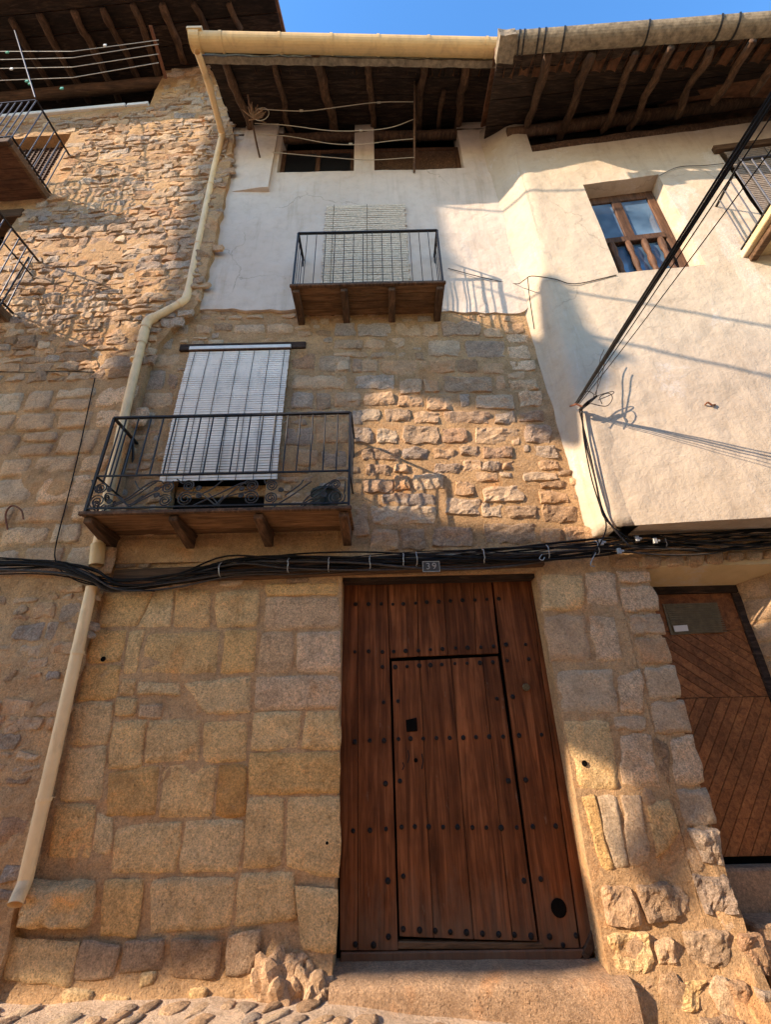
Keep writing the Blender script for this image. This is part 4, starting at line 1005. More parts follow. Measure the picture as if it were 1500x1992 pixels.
q = [PC.px(*Z2(*c), -.37) for c in ((643, 388), (699, 384), (705, 408), (650, 412))]
bm = bmesh.new(); quadprism(bm, [PC.p(a, b, -.37) for a, b in q], PC.n, .002); pn = obj('paper_note', bm, M['paper']); tag(pn, 'small white paper note on the vent panel of the right hand door', 'note')
bm = bmesh.new(); box(bm, (2.5, .30, -.9), (4.2, .6, .50)); beveled(bm, .02); obj('doorstep', bm, M['cement'], HR)
bm = bmesh.new(); box(bm, (2.72, .05, -.9), (4.2, .295, .22)); beveled(bm, .02); obj('doorstep', bm, M['cement'], HR)

# small window with turned balusters
wd = -.24
bm = bmesh.new()
def PRbox(bm, a, z0, b, z1, d0, d1): hexa(bm, [PR.p(a, z0, d1), PR.p(b, z0, d1), PR.p(b, z1, d1), PR.p(a, z1, d1), PR.p(a, z0, d0), PR.p(b, z0, d0), PR.p(b, z1, d0), PR.p(a, z1, d0)])
fx0, fx1, fz0, fz1 = wx0, wx1, wz0, wz1
zt_ = 8.10
PRbox(bm, fx0, fz0, fx0+.09, fz1, wd-.06, wd); PRbox(bm, fx1-.12, fz0, fx1, fz1, wd-.06, wd)
PRbox(bm, fx0+.09, fz1-.16, fx1-.12, fz1, wd-.06, wd-.003); PRbox(bm, fx0+.09, fz0, fx1-.12, fz0+.05, wd-.06, wd-.003)
beveled(bm, .006)
win = obj('window', bm, M['frame_wood'], HR, label='small deep set window with brown frame and turned wooden balusters')
cm = (fx0+fx1)/2-.03
for a, b, z0, z1, d1 in ((cm-.07, cm+.07, zt_+.06, fz1-.16, wd+.004), (fx0+.09, fx1-.12, zt_-.06, zt_+.06, wd+.02)):
    bm = bmesh.new(); PRbox(bm, a, z0, b, z1, wd-.05, d1); beveled(bm, .008); obj('glazing_bar', bm, M['frame_wood'], win)
for a, b in ((fx0+.09, cm-.07), (cm+.07, fx1-.12)):
    bm = bmesh.new(); PRbox(bm, a, zt_+.06, b, fz1-.16, wd-.035, wd-.03); obj('pane', bm, M['glass'], win)
bm = bmesh.new(); PRbox(bm, fx0+.09, fz0+.05, fx1-.12, zt_-.06, wd-.06, wd-.055); obj('pane', bm, M['glass'], win)
for i in range(4):
    a = fx0+.09+(fx1-fx0-.21)*(i+.5)/4+.02; pts = []; rs = []
    for k in range(15):
        t = k/14; pts.append(PR.p(a, fz0+.05+(zt_-.11-fz0)*t, wd+.0)); rs.append(.036+.012*abs(math.sin(t*math.pi*3))-.006*(1 if k in (4, 5, 9, 10) else 0))
    bm = bmesh.new(); tube(bm, pts, rs, 10); obj('baluster', bm, M['frame_wood'], win, smooth=True)

# balcony at the right edge of the picture
rx = PR.px(1452, 512)[0]; rz = 7.22; ro = .62
def PRp(a, z, d): return PR.p(a, z, d)
bm = bmesh.new(); PRbox(bm, rx, rz-.10, rx+2.4, rz, -.02, ro); beveled(bm, .01); rb = obj('balcony', bm, M['soffit_plaster'], HR, label='cream slab balcony with thin bars at the right edge')
for k in range(5):
    bm = bmesh.new(); PRbox(bm, rx+.06+k*.45, rz-.19, rx+.15+k*.45, rz-.103, 0, ro-.05); beveled(bm, .008); obj('corbel', bm, M['lintel_wood'], rb)
rt = 8.25
for (A, B) in ((PRp(rx+.04, rt, 0), PRp(rx+.04, rt, ro-.03)), (PRp(rx+.04, rt, ro-.03), PRp(rx+2.3, rt, ro-.03)), (PRp(rx+.04, rz+.06, ro-.03), PRp(rx+2.3, rz+.06, ro-.03)), (PRp(rx+.04, rz+.06, 0), PRp(rx+.04, rz+.06, ro-.03))):
    bm = bmesh.new(); bar(bm, A, B, .03, .018); obj('rail', bm, M['iron'], rb)
bm = bmesh.new(); tube(bm, [(0, 0, rz), (0, 0, rt)], .009, 6); me = bpy.data.meshes.new('baluster'); bm.to_mesh(me); bm.free(); me.materials.append(M['iron_grey'])
for i in range(5): inst('baluster', me, rb, PRp(rx+.04, 0, ro-.03-i*(ro)/5))
for i in range(1, 18): inst('baluster', me, rb, PRp(rx+.04+i*.125, 0, ro-.03))
bm = bmesh.new(); PRbox(bm, rbx0-.02, 7.3, rbx0+1.25, 9.77, -.3, -.25); obj('balcony_door', bm, M['dark_wood'], HR)
bm = bmesh.new(); PRbox(bm, rbx0-.08, 9.55, rbx0+1.3, 9.68, .0, .06); obj('lintel', bm, M['lintel_wood'], HR)
slat_blind('rolled_blind', 'grey brown slatted blind at the right edge behind the slab balcony', rbx0+.03, rbx0+1.15, 7.6, 9.5, 44, -.04, M['greyreed'], (.1, .5, .9), head=False, ragged=.004, pl=PR)

# eave of the right house
GR0 = PR.w(985, 84, 1.32); GR1 = PR.w(1560, 42, 1.32)
GR0.z, GR1.z = (GR0.z), (GR1.z)
gd = (GR1-GR0)
def gpt(t): return GR0+gd*t
zwR = 10.75
og = thing('old_gutter', 'weathered grey brown gutter with black straps along the right hand eave', 'gutter', tuple(GR0))
for i in range(4):
    bm = bmesh.new(); half_round(bm, gpt(i*.5-.0+(.0 if i else -.0)), gpt(i*.5+.5), .13-.004*(i % 2)); obj('gutter_length', bm, M['old_gutter'], og)
for px in (1012, 1022, 1052, 1066, 1105, 1272, 1408, 1440):
    t = (px-985)/(1560-985); P = gpt(t); bm = bmesh.new(); half_round(bm, P-gd.normalized()*.012, P+gd.normalized()*.012, .138, .006); obj('strap', bm, M['iron'], og)
# flashing box where both gutters meet
bm = bmesh.new(); A = gpt(-.005); box(bm, (A.x-.12, A.y-.14, A.z-.17), (A.x+.12, A.y+.16, A.z+.03))
bmesh.ops.subdivide_edges(bm, edges=bm.edges[:], cuts=3, use_grid_fill=True)
for v in bm.verts: v.co += Vector((1, 1, 1))*.03*fbm(v.co*5)
obj('end_box', bm, M['old_gutter'], og)
def sof(t, k): # t along, k 0 eave .. 1 wall .. beyond
    E_ = gpt(t)+Vector((0, .12, .06)); W_ = PR.p((E_-PR.O).dot(PR.u), 0, 0); W_.z = zwR+.45; return E_.lerp(W_, k)
for i in range(8):
    a = i/8*1.55; b = (i+1)/8*1.55-.008; off = random.uniform(0, .012)
    c = [sof(-.02, a), sof(2.0, a), sof(2.0, b), sof(-.02, b)]; c = [p+Vector((0, 0, off)) for p in c]
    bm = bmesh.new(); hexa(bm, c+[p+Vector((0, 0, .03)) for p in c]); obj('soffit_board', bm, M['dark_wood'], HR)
for (ax, ay, bx, by, r) in [(1070, 100, 1030, 238, .07), (1150, 105, 1105, 232, .075), (1240, 100, 1190, 215, .06), (1305, 95, 1245, 210, .06), (1385, 92, 1335, 190, .06), (1468, 78, 1410, 165, .06), (1550, 70, 1490, 150, .06)]:
    t = (ax-985)/(1560-985); A = sof(t, .02)-Vector((0, 0, .06)); N_ = (sof(1, 0)-sof(0, 0)).cross(sof(0, 1)-sof(0, 0)).normalized()
    A = rplane(ax, ay, sof(0, 0)-Vector((0, 0, .07)), N_); B = rplane(bx, by, sof(0, 0)-Vector((0, 0, .07)), N_); B = B+(B-A)*.45
    bm = bmesh.new(); cp = crook([A, B], .15, ax*.37, .07); tube(bm, cp, [r*(.85+.35*abs(noise.noise(Vector((i_*.5, ax, 1))))) for i_ in range(len(cp))], 9, wob=.42, seed=ax); obj('rafter', bm, M['old_wood'], HR, smooth=True)
for (z0, z1, d0, mt) in ((10.26, 11.9, -.40, 'dark_plaster'),):
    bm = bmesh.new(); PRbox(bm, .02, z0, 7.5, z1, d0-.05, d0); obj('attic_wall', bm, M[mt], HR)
bm = bmesh.new(); tube(bm, resample([PR.p(.0, 10.62, -.2), PR.p(7, 10.62, -.2)], .3), .13, 9, wob=.2, seed=4); obj('wall_plate', bm, M['old_wood'], HR, smooth=True)
bm = bmesh.new(); tube(bm, resample([PR.p(.05, 10.98, -.02), PR.p(7, 10.98, -.02)], .3), .10, 9, wob=.2, seed=9); obj('wall_plate', bm, M['old_wood'], HR, smooth=True)
c = [sof(-.02, .05)+Vector((0, 0, .26)), sof(2, .05)+Vector((0, 0, .26)), sof(2, 4)+Vector((0, 0, 1.0)), sof(-.02, 4)+Vector((0, 0, 1.0))]
bm = bmesh.new(); hexa(bm, c+[p+Vector((0, 0, .1)) for p in c]); obj('roof', bm, M['tile'], HR)
tile_row(HR, gpt(0)+Vector((.05, .06, .06)), gpt(1.6)+Vector((0, .06, .06)), .21, (.4, .12))

# ============================================================ LEFT HOUSE
HL = thing('rubble_house', 'rough rubble stone house on the left with an open attic gallery under deep dark eaves', 'house', (-5, 0, 0))
edge = [(380, 100), (405, 120), (430, 190), (455, 262), (446, 330), (432, 400), (414, 480), (392, 560), (378, 600), (330, 640), (292, 690), (262, 815), (205, 1080), (180, 1150), (120, 1400), (60, 1650), (36, 1740)]
er = [PL.px(x, y) for x, y in edge]
er[0] = (er[0][0], 15.2)
lx = -8.5
g0 = PL.px(290, 205)[0]; 
lb = (lx+.3, 9.9, PL.px(72, 395)[0]-.02, 12.1)
lcy = (lx+.3, 7.2, PL.px(58, 402)[0]+.02, 9.75)
outer = [(lx, -.7)]+[(er[-1][0], -.7)]+er[::-1]+[(lx, 15.2)]
g1 = PL.px(335, 108)[0]
lat = (lx+.3, 9.95, PL.px(150, 300)[0], 12.1)
bm = wall_sheet(PL, outer, [[(lx+.3, 13.03), (g0, 13.03), (g1, 15.1), (lx+.3, 15.1)], rect(lx+.3, 9.98, -3.15, 12.15), rect(lx+.3, 7.0, -3.28, 9.72)], 0, .34, .14, .03, 1.5, None, .03, .08)
obj('wall', bm, M['mortar'], HL)
print('left holes', g0, g1, lat, lcy, er[:4])
SL = StoneSet(HL, 298)
random.seed(77)
def lhole(a, z): return (a < max(g0, g1)+.02 and z > 12.98) or (a < -3.13 and 9.9 < z < 12.2) or (a < -3.26 and z < 9.78 and z > 6.95)
regU = [p for p in er if p[1] > 5.3]
regU = [(lx+.3, 5.95)]+[(regU[-1][0]-.03, 5.95)]+[(a-.01, z) for a, z in regU[::-1]]+[(lx+.3, 15.2)]
regU[0] = (-6.0, 5.95)
for q in courses(PL, [(-4.9, 5.7), (regU[1][0], 5.7)]+regU[2:-1]+[(-4.9, 15.2)], [], (.09, .21), (.14, .50), joint=.003, hole=lhole, tilt=.022):
    SL.add(PL, jit(q, .022), 'rubble' if random.random() < .7 else 'stone', H=random.uniform(.008, .024), nu=8, nv=6, rnd=.12, wob=.032, rough=.022, d=random.uniform(-.006, .008), ang=.008, skirt=.022)
lowr = [(er[i][0]-.05, er[i][1]) for i in range(len(er)) if er[i][1] < 5.9]
regL = [(-3.6, -.1)]+[(a, z) for a, z in lowr[::-1]]+[(lowr[0][0], 5.68), (-4.2, 5.68)]
for q in courses(PL, [(-3.9, 3.05), (lowr[-1][0]+.0, 3.05)]+[p for p in lowr[::-1] if p[1] > 3.05]+[(lowr[0][0], 5.68), (-3.9, 5.68)], [], (.24, .42), (.35, .7), joint=.012):
    SL.add(PL, q, 'stone' if random.random() < .75 else 'greystone', H=.018, nu=10, nv=8, rnd=.25, wob=.02, rough=.012)
for q in courses(PL, [(-3.2, -.1)]+[(a+.05, z) for a, z in lowr[::-1] if z < 3]+[(-.3, 3.0), (-3.2, 3.0)], [], (.09, .2), (.14, .38), joint=.012, fill=.8):
    SL.add(PL, jit(q, .02), 'rubble' if random.random() < .5 else 'stone', H=.012, nu=8, nv=6, rnd=.3, wob=.035, rough=.014, ang=.006, skirt=.015)
SL.build('rubble_stones')
# gallery: sill, floor, dark back, beam
def PLbox(bm, a, z0, b, z1, d0, d1): hexa(bm, [PL.p(a, z0, d1), PL.p(b, z0, d1), PL.p(b, z1, d1), PL.p(a, z1, d1), PL.p(a, z0, d0), PL.p(b, z0, d0), PL.p(b, z1, d0), PL.p(a, z1, d0)])
bm = bmesh.new(); PLbox(bm, lx, 13.0, -2.28, 13.10, -.3, .05); beveled(bm, .01); obj('sill', bm, M['paint'], HL)
bm = bmesh.new(); PLbox(bm, -2.24, 13.0, g0-.02, 13.09, -.3, .04); obj('sill', bm, M['paint'], HL)
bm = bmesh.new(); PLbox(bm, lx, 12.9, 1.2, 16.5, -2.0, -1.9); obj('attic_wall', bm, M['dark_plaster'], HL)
bm = bmesh.new(); tube(bm, resample([PL.p(lx, 14.22, -.1), PL.p(g0+.5, 14.28, -.1)], .3), .11, 9, wob=.2, seed=2); obj('wall_plate', bm, M['lintel_wood'], HL, smooth=True)
zwl = 14.5; oL = 1.45
def lsof(a, k): # k 0 eave 1 wall
    return PL.p(a, 13.95+(zwl-13.95)*k, oL*(1-k))
er_x = PL.px(478, 40, oL)[0]+.05
for i in range(10):
    a = i/10*2.4; b = (i+1)/10*2.4-.01; off = random.uniform(0, .015)
    c = [lsof(lx, a), lsof(er_x, a), lsof(er_x, b), lsof(lx, b)]; c = [p+Vector((0, 0, off+.05)) for p in c]
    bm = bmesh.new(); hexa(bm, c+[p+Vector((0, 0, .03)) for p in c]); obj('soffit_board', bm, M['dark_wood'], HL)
LN = (lsof(0, 0)-lsof(1, 0)).cross(lsof(0, 1)-lsof(0, 0)).normalized()
for (ax, ay, bx, by, r) in [(-60, 60, 30, 180, .07), (15, 35, 95, 165, .07), (75, 30, 150, 165, .075), (143, 22, 213, 160, .08), (198, 18, 262, 140, .07), (258, 10, 300, 125, .075), (318, 10, 352, 100, .08), (376, 8, 398, 60, .07), (447, 8, 466, 45, .06)]:
    A = rplane(ax, ay, lsof(0, 0)-Vector((0, 0, .03)), LN); B = rplane(bx, by, lsof(0, 0)-Vector((0, 0, .03)), LN); B = B+(B-A)*.3
    bm = bmesh.new(); cp = crook([A, B], .15, ax*.37, .07); tube(bm, cp, [r*(.85+.35*abs(noise.noise(Vector((i_*.5, ax, 1))))) for i_ in range(len(cp))], 9, wob=.42, seed=ax); obj('rafter', bm, M['old_wood'], HL, smooth=True)
bm = bmesh.new(); bar(bm, lsof(lx, -.02)+Vector((0, 0, .03)), lsof(er_x, -.02)+Vector((0, 0, .03)), .04, .16); obj('fascia_board', bm, M['lintel_wood'], HL)
c = [lsof(lx, -.05), lsof(er_x+.05, -.05), lsof(er_x+.05, 4), lsof(lx, 4)]; c = [p+Vector((0, 0, .12)) for p in c]
bm = bmesh.new(); hexa(bm, c+[p+Vector((0, 0, .1)) for p in c]); obj('roof', bm, M['tile'], HL)
pA = PL.w(292, 50, .9); pB = PL.w(322, 152, .15); bm = bmesh.new(); tube(bm, [pA, pB], .035, 8); obj('prop', bm, M['rust'], HL)
# upper left balcony
bz = 10.02; bo = .85; bxR = PL.px(100, 378)[0]
def PLrail(par, A, B, w_=.03, h_=.018, mat='iron', name='rail'):
    bm = bmesh.new(); bar(bm, A, B, w_, h_); obj(name, bm, M[mat], par)
def left_balcony(bz, bo, bxR, top, label, deck='old_wood'):
    bm = bmesh.new(); PLbox(bm, lx+.6, bz-.12, bxR, bz, bo-.06, bo); beveled(bm, .008); lb_ = obj('balcony', bm, M['old_wood'], HL, label=label)
    n = 5
    for i in range(n):
        bm = bmesh.new(); PLbox(bm, lx+.6, bz-.06, bxR-.07, bz-.01, i*(bo-.07)/n+.003, (i+1)*(bo-.07)/n-.003); obj('deck_board', bm, M['rustwood'], lb_)
    bm = bmesh.new(); PLbox(bm, bxR-.06, bz-.13, bxR, bz+.0, 0, bo-.065); beveled(bm, .006); obj('edge_beam', bm, M['deck_wood'], lb_)
    for (A, B) in ((PL.p(bxR-.02, top, 0), PL.p(bxR-.02, top, bo-.02)), (PL.p(lx+.6, top, bo-.02), PL.p(bxR-.02, top, bo-.02)), (PL.p(lx+.6, bz+.06, bo-.02), PL.p(bxR-.02, bz+.06, bo-.02)), (PL.p(bxR-.02, bz+.06, 0), PL.p(bxR-.02, bz+.06, bo-.02))): PLrail(lb_, A, B)
    bm = bmesh.new(); tube(bm, [(0, 0, bz), (0, 0, top)], .009, 6); me = bpy.data.meshes.new('baluster'); bm.to_mesh(me); bm.free(); me.materials.append(M['iron_grey'])
    for i in range(6): inst('baluster', me, lb_, PL.p(bxR-.02, 0, bo-.02-i*bo/6))
    for i in range(1, 16): inst('baluster', me, lb_, PL.p(bxR-.02-i*.12, 0, bo-.02))
    return lb_
M['rustwood'] = mat_wood('red_brown_board', [(.05, .022, .012), (.11, .05, .025), (.17, .085, .045)], grain=(3, 26, 26), rough=.85)
LB = left_balcony(bz, bo, bxR, 11.25, 'upper left balcony with thin bars and brown boards underneath')
LB2 = left_balcony(7.0, .80, PL.px(5, 655)[0], 8.2, 'second left balcony cut off by the picture edge')
bm = bmesh.new(); PLbox(bm, lx, 9.9, -3.14, 12.2, -.4, -.3); obj('balcony_door', bm, M['dark_wood'], HL)
# diagonal lattice in the doorway behind the balcony
lt = None
bm = bmesh.new()
for k in range(26):
    z_ = 10.05+k*.085; PLbox(bm, -4.6, z_, -3.17, z_+.03, -.2, -.18)
for k in range(14):
    a = -4.6+k*.10; PLbox(bm, a, 10.0, a+.025, 12.1, -.178, -.165)
obj('lattice', bm, M['frame_wood'], HL)
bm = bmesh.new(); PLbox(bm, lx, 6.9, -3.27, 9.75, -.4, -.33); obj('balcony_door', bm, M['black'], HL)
bm = bmesh.new(); PLbox(bm, lx, 9.45, -3.22, 9.66, -.3, .03); beveled(bm, .01); obj('lintel', bm, M['lintel_wood'], HL)
for (a, b, c_, e) in ((0, 465, 62, 537), (55, 500, -10, 610)):
    bm = bmesh.new(); tube(bm, [PL.w(a, b, .5 if a == 0 else .02), PL.w(c_, e, .02 if a == 0 else .3)], .012, 6); o = obj('stay_rod', bm, M['iron'], HL)
# iron ring hook on the wall
hk = [PL.w(*p) for p in ((14, 1030, .03), (10, 1000, .06), (22, 984, .07), (40, 992, .07), (45, 1010, .06))]
bm = bmesh.new(); tube(bm, catmull(hk, 5), .009, 6); o = obj('wall_hook', bm, M['rust']); tag(o, 'rusty curved iron hook on the left stone wall', 'hook')
# house bodies behind the fronts, so that no daylight comes through from behind
for H_, a, b, top in ((HL, -12, -3.0, 14.3), (HC, -2.95, 2.35, 11.3), (HR, 2.4, 12, 10.2)):
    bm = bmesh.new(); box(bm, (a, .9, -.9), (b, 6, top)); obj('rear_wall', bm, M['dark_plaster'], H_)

# ============================================================ CABLES
def cable(name, label, pts, r=.012, mat='cable', cat='cable', group=None, n=6, sub=6):
    bm = bmesh.new(); tube(bm, catmull(pts, sub), r, n); o = obj(name, bm, M[mat], smooth=True); tag(o, label, cat, group); return o
random.seed(3)
BU = thing('cable_bundle', 'thick bundle of old black cables strapped across all three fronts above the doors', 'cable bundle', tuple(PC.w(750, 1090, .1)))
cl = [(-60, 1100, .18), (100, 1100, .18), (170, 1118, .2), (230, 1138, .16), (330, 1130, .12), (450, 1105, .12), (560, 1098, .12), (700, 1094, .12), (850, 1088, .12), (1000, 1080, .12), (1160, 1066, .12), (1260, 1058, .14), (1380, 1056, .14), (1500, 1046, .14), (1600, 1040, .14)]
for i in range(15):
    pts = []
    for k, (x, y, d) in enumerate(cl):
        spread = 12 if x < 400 else 17
        if x < 300 and i > 7: spread = 5
        a = i*2.4+k*.9
        pts.append(PC.w(x+random.uniform(-12, 12), y+spread*math.sin(a)*.8+random.uniform(-5, 5)-(i % 3-1)*5, d+.028*math.cos(a)))
    bm = bmesh.new(); tube(bm, catmull(pts, 5), random.choice([.005, .007, .009, .012]), 6); obj('cable', bm, M['cable'] if i % 3 else M['cable_grey'], BU, smooth=True)
for (x, y) in ((430, 1108), (562, 1100), (640, 1098), (720, 1095), (785, 1090), (810, 1088), (940, 1082), (1065, 1074), (1160, 1066), (1290, 1056)):
    P = PC.w(x, y, .12); bm = bmesh.new(); pts = [P+Vector((.004*k, .055*math.cos(a), .06*math.sin(a))) for k, a in enumerate([i*math.pi/5 for i in range(-4, 5)])]
    pts = [P+Vector((random.uniform(-.006, .006), -.058*math.cos(a), .075*math.sin(a))) for a in [rad(t) for t in range(-100, 101, 25)]]
    tube(bm, pts, .005, 5); obj('cable_tie', bm, M['clip'], BU)
for (x, y) in ((1170, 1055), (1205, 1072), (1240, 1048), (1275, 1052)):
    P = PC.w(x, y, .2); bm = bmesh.new(); box(bm, tuple(P-Vector((.02, .012, .03))), tuple(P+Vector((.02, .012, .03)))); box(bm, tuple(P+Vector((.021, -.008, -.01))), tuple(P+Vector((.05, .008, .012)))); beveled(bm, .003); obj('clamp', bm, M['clip'], BU)
# drop of cables across the upper right
A = PR.w(1120, 785, .1); Bd = Vector((.158, -.136, .22)).normalized()
# image line from the anchor to the top right edge; direction chosen so the cable leaves over the street
def cab_end(px, py, i=0):
    n = ray(1120, 785).cross(ray(px, py)); T = PR.w(1500, 893+(i-2)*5, 0)
    u = (n.dot(T-CAM))/n.dot(LDIR); return ((T-LDIR*u)-A).normalized()
v = cab_end(1500, 185)
for i, (ex, ey, r) in enumerate([(1500, 181, .009), (1500, 188, .012), (1500, 195, .008), (1503, 205, .005), (1512, 250, .0045)]):
    v_ = cab_end(ex, ey, i); P0_ = A+Vector((.006*i, -.01*i, -.008*i)); pts = []
    for k in range(9):
        t = k/8*7.5; sag = .0 if i < 3 else -.02*(i-2)*math.sin(k/8*math.pi*2.2)
        pts.append(P0_+v_*t+Vector((0, 0, sag+.006*math.sin(k*1.7+i))))
    cable('overhead_cable', ['thickest black cable rising from the corner anchor to the top right', 'black cable in the middle of the rising run', 'black cable on the upper side of the rising run', 'thin dark wire under the rising cables', 'thinnest loose wire lowest of the rising cables'][[1, 0, 2, 3, 4][i]], pts, r, group='cables rising to the top right')
anc = thing('cable_anchor', 'rusty cable anchor with a tangle of loose wire on the plastered corner', 'cable anchor', tuple(A))
bm = bmesh.new(); tube(bm, [PR.w(1110, 790, 0), PR.w(1122, 786, .12), PR.w(1135, 792, .12)], .012, 6); obj('hook', bm, M['rust'], anc)
bm = bmesh.new(); tube(bm, [PR.w(1128, 798, .1), PR.w(1145, 783, .14), PR.w(1162, 770, .16)], [.016, .022, .012], 8, wob=.4); obj('insulator', bm, M['cable'], anc)
for i, pts in enumerate([[(1135, 795), (1160, 772), (1190, 762), (1193, 766), (1165, 778)], [(1150, 785), (1180, 790), (1192, 775), (1185, 765), (1168, 772), (1172, 786)], [(1160, 770), (1164, 740), (1168, 700), (1176, 680)], [(1158, 768), (1170, 735), (1178, 700), (1182, 690)], [(1122, 785), (1140, 762), (1156, 768), (1148, 786)]]):
    bm = bmesh.new(); tube(bm, catmull([PR.w(x, y, .13+.02*i) for x, y in pts], 5), .005, 5); obj('loose_wire', bm, M['cable_grey'], anc)
for i, (pts, r) in enumerate([([(1130, 792), (1140, 860), (1158, 930), (1172, 990), (1196, 1030), (1225, 1062)], .010), ([(1133, 795), (1136, 850), (1150, 925), (1168, 985), (1180, 1020), (1172, 1050), (1150, 1085)], .007), ([(1128, 800), (1148, 880), (1165, 960), (1178, 1010), (1240, 1060)], .006)]):
    cable('drop_wire', ['thickest wire dropping down the plastered corner to the bundle', 'wire that drops down the corner and curls left below the bundle', 'thin wire following the corner drop towards the right'][i], [PR.w(x, y, .05+.012*i) for x, y in pts], r, 'cable' if i else 'cable_grey')
cable('thin_wire', 'thin black wire hanging down the left stone wall to the bundle', [PL.w(x, y, .03) for x, y in ((184, 735), (172, 790), (150, 890), (128, 980), (110, 1050), (106, 1085), (118, 1110), (150, 1130), (190, 1140))], .006)
cable('thin_wire', 'thin wire running straight along the left wall below the rubble', [PL.w(x, y, .03) for x, y in ((-20, 723), (60, 724), (120, 722), (184, 724))], .006)
cable('thin_wire', 'thin dark wire along the foot of the bundle at the left edge', [PL.w(x, y, .04) for x, y in ((-30, 1118), (60, 1116), (130, 1122), (210, 1142), (300, 1150))], .007)
cable('thin_wire', 'thin wire strung across the plaster from the upper balcony to the small window', [PC.w(872, 522, .05), PC.w(940, 540, .05), PC.w(1002, 552, .03), PR.w(1020, 545, .05), PR.w(1035, 537, .03), PR.w(1080, 543, .03), PR.w(1120, 552, .02), PR.w(1200, 535, .02)], .006, 'cable_grey')
cable('thin_wire', 'short thin wire running down the plastered corner ridge', [PR.w(1027, 540, .02), PR.w(1031, 580, .02), PR.w(1040, 640, .02)], .006, 'cable_grey')
cable('thin_wire', 'thin wire climbing the plaster beside the right edge balcony', [PR.w(1283, 342, .02), PR.w(1320, 325, .02), PR.w(1370, 322, .02), PR.w(1410, 318, .02)], .005, 'cable_grey')
cable('hanging_hook', 'small wire hook hanging from the bundle over the studded door', [PC.w(x, y, .15) for x, y in ((1160, 1075), (1152, 1090), (1150, 1100), (1158, 1102))], .005, 'clip', 'hook')
cable('hanging_hook', 'small curled wire under the bundle right of the number plate', [PC.w(x, y, .15) for x, y in ((1055, 1078), (1050, 1086), (1056, 1090), (1060, 1084))], .005, 'clip', 'hook')
# shadows on the fronts come from cables high over the street
for i, (p1, p2, yy, r, pl) in enumerate([((820, 402), (1160, 437), 2.9, .022, 0), ((885, 525), (1500, 632), 2.7, .022, 1), ((1120, 645), (1500, 728), 3.1, .025, 1), ((1185, 815), (1500, 893), 2.6, .014, 1)]):
    pl_ = PR if pl else PC
    a = pl_.w(*p1, 0); b = pl_.w(*p2, 0); d_ = (b-a)
    a = a-LDIR*yy-d_*.0; b = b-LDIR*yy+d_*.3
    if i < 3: cable('street_cable', ['highest cable crossing over the street out of view', 'middle cable crossing over the street out of view', 'lowest cable crossing over the street out of view'][i], [a-d_*.0, a.lerp(b, .5)-Vector((0, 0, .03)), b], r, group='cables over the street')

# ============================================================ CLOTHES LINES under the eave
LP = thing('clothes_line_frame', 'three sagging clothes lines strung between two poles under the white house eave', 'clothes line', tuple(PC.w(508, 315, .05)))
c1 = [PC.w(508, 316, .02), PC.w(500, 285, .22), PC.w(488, 225, .55), PC.w(482, 185, .75)]
bm = bmesh.new(); tube(bm, catmull(c1, 4), .018, 6); obj('pole', bm, M['old_wood'], LP)
bm = bmesh.new(); tube(bm, [PC.w(806, 335, .05), PC.w(807, 150, .85)], .02, 6); obj('pole', bm, M['old_wood'], LP)
for i, pts in enumerate([[(500, 212, .6), (590, 216, .62), (660, 208, .62), (735, 199, .62), (808, 198, .62)], [(495, 240, .45), (560, 244, .47), (640, 254, .47), (705, 254, .47), (760, 248, .47), (805, 232, .47)], [(500, 262, .32), (560, 265, .33), (640, 279, .33), (700, 281, .33), (760, 274, .33), (806, 270, .33)], [(530, 296, .2), (640, 306, .2), (720, 311, .2), (806, 306, .2)]]):
    bm = bmesh.new(); tube(bm, catmull([PC.w(*p) for p in pts], 6), .007, 5); obj('line', bm, M['twine'], LP)
for (x, y, d) in ((586, 215, .62), (737, 199, .62), (702, 254, .47), (682, 280, .33)):
    P = PC.w(x, y, d); bm = bmesh.new(); box(bm, tuple(P-Vector((.03, .01, .025))), tuple(P+Vector((.03, .01, .02)))); beveled(bm, .004); obj('clothes_peg', bm, M['twine'], LP)
tw = []
bm = bmesh.new()
for k in range(40):
    a = random.uniform(0, math.pi); L = random.uniform(.15, .42); P = PC.w(495, 232, .6); Q = P+Vector((math.cos(a)*L*.5, random.uniform(-.1, .1), math.sin(a)*L)); tube(bm, [P, P.lerp(Q, .5)+Vector((random.uniform(-.04, .04), 0, 0)), Q], .007, 4)
o = obj('dry_stalks', bm, M['dry']); tag(o, 'tuft of dry stalks tied to the left clothes line pole', 'dry plant')
bm = bmesh.new(); ctr = PC.w(508, 222, .6); tube(bm, [ctr+Vector((.13*math.cos(t*math.pi/8), 0, .22*math.sin(t*math.pi/8))) for t in range(17)], .006, 5); o = obj('wire_hoop', bm, M['twine']); tag(o, 'thin wire hoop hanging by the dry stalks', 'hoop')
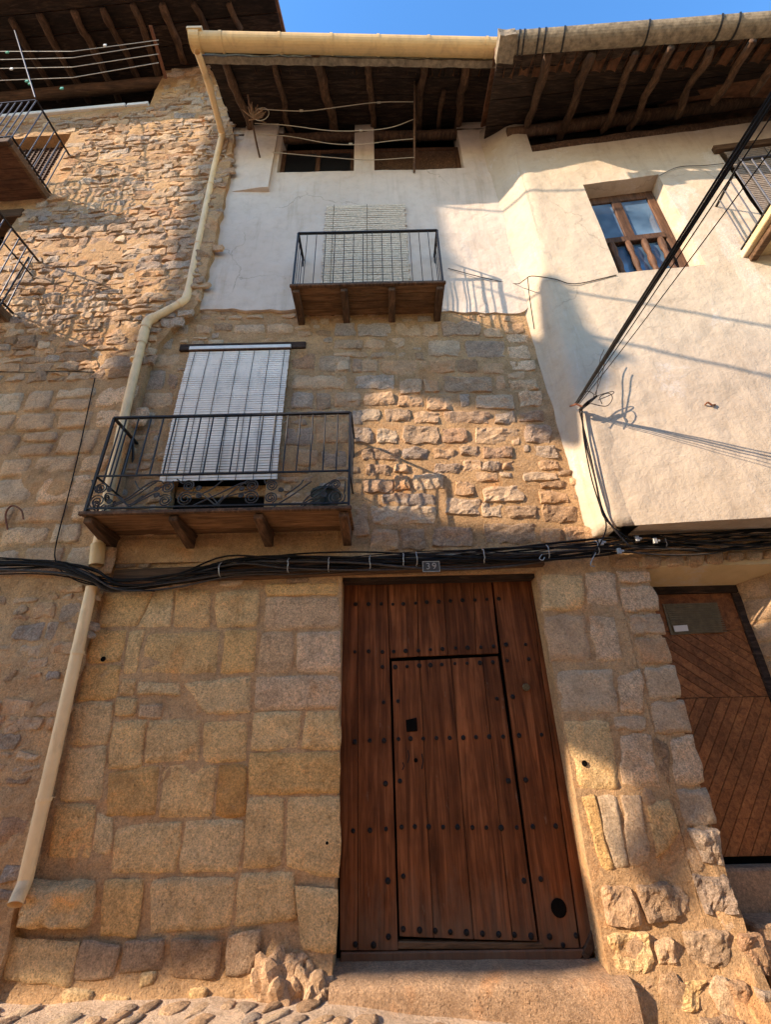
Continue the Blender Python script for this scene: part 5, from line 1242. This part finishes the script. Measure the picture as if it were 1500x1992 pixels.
# lines at the upper left balcony
LL = thing('washing_line', 'washing lines with green pegs strung above the upper left balcony', 'washing line', tuple(PL.w(55, 165, .8)))
for i, (y0, y1) in enumerate(((100, 96), (117, 104), (134, 123), (158, 140))):
    bm = bmesh.new(); tube(bm, [PL.w(-40, y0, .9), PL.w(140, (y0+y1)/2+2, .9), PL.w(308, y1-18, .9)], .006, 5); obj('line', bm, M['clip'], LL)
for (x, y) in ((14, 102), (52, 158), (58, 163), (22, 134), (204, 88), (120, 172)):
    P = PL.w(x, y, .9); bm = bmesh.new(); box(bm, tuple(P-Vector((.03, .01, .03))), tuple(P+Vector((.02, .01, .03)))); beveled(bm, .003); obj('peg', bm, M['plastic_green'] if y > 150 or x < 20 else M['paint'], LL)
bm = bmesh.new(); tube(bm, [PL.w(28, 60, 1.1), PL.w(68, 190, .87)], .014, 6); obj('pole', bm, M['iron_grey'], LL)

# ============================================================ UNSEEN FRONTS ADDED ACROSS THE STREET (shaped to cast shade, pale to bounce light)
YO = 6.0
def W2O(P): # point of a front -> where its sun ray crosses the added wall
    t = (P.y+YO)/1.0; Q = P-LDIR*t; return (Q.x, Q.z)
def lit(pl, pts): return [W2O(pl.w(x, y)) for x, y in pts]
def rag(poly, j, step=.3, seed=0, closed=True):
    out = []
    for i in range(len(poly)-(0 if closed else 1)):
        a = Vector(poly[i]); b = Vector(poly[(i+1) % len(poly)]); n = max(1, int((b-a).length/step)); nn = Vector((-(b-a).y, (b-a).x)).normalized()
        for k in range(n):
            q = a.lerp(b, k/n)+(nn*j*noise.noise(Vector((i*3.1, k*.9, seed)))*2 if k else Vector((0, 0))); out.append((q.x, q.y))
    return out
OH = thing('light_shaping_wall', 'unseen wall added across the street behind the viewer, cut to cast the shade', 'house', (-12, -6.2, 0))
A_ = lambda pl, *pts: [W2O(pl.w(x, y)) for x, y in pts]
Wd = lambda x, z: W2O(Vector((x, 0, z)))
shade_edge = A_(PC, (-60, 640), (60, 668), (190, 735), (255, 775), (300, 700), (378, 600), (402, 480), (452, 262))+[Wd(-2.68, 12.4), Wd(.5, 12.4), Wd(1.05, 9.9)]  # wall outline traced back along the sun from the wanted shade edges
shade_edge += A_(PC, (878, 450), (905, 520), (895, 560), (880, 612), (920, 628), (945, 655), (1040, 655))
shade_edge += A_(PR, (1042, 640), (1045, 590), (1062, 545), (1095, 540), (1120, 570), (1140, 630), (1180, 668), (1240, 700), (1190, 715), (1200, 740), (1165, 770), (1130, 795), (1112, 848))
shade_edge += A_(PC, (1060, 835), (1010, 812), (900, 792), (800, 772), (738, 752), (722, 800), (690, 880), (705, 955), (765, 1010), (850, 1015), (940, 1045), (1150, 1052), (1280, 1100), (1400, 1150), (1700, 1165))
outl = [(-27, -.9)]+[(-27, shade_edge[0][1])]+rag(shade_edge, .05, .25, 2, False)+[(-2.5, shade_edge[-1][1]), (-2.5, -.9)]
hole = A_(PC, (-400, 1936), (0, 1934), (350, 1925), (480, 1890), (512, 1838), (560, 1845), (600, 1895), (660, 1912), (900, 1914), (1120, 1905), (1140, 1800), (1120, 1720), (1050, 1640), (1050, 1500), (1090, 1450), (1200, 1500), (1290, 1530), (1312, 1640), (1262, 1690), (1345, 1775), (1362, 1700), (1385, 1640), (1402, 1600), (1700, 1590))+[Wd(8.5, -4.2), Wd(-8, -4.2)]  # gap cut to let sun onto the wall foot, pillar and street
PO = Plane((0, -YO, 0), math.pi)   # its own (s, z): s runs to the left
bm = wall_sheet(Plane((0, -YO, 0), 0), outl, [hole], 0, .12, .6, .0, 1.0)
obj('wall', bm, M['facing'], OH)
bm = wall_sheet(Plane((0, -YO, 0), 0), [(-2.45, -.9), (16, -.9), (16, 5.9), (6, 5.9), (6, 6.3), (-2.45, 6.3)], [rect(1, 3.5, 2, 5.2), rect(5, 3.5, 6, 5.2), rect(3, -.8, 4.2, 2.2)], 0, .3, .6, .0, 1.0)
OH2 = thing('light_shaping_wall', 'unseen lower house added across the street to bounce warm light, beside the shade wall', 'house', (5, -6.2, 0))
obj('wall', bm, M['facing'], OH2)
bm = bmesh.new(); box(bm, (-2.4, -11, -.9), (16, -6.4, 5.8)); obj('rear_wall', bm, M['facing'], OH2)
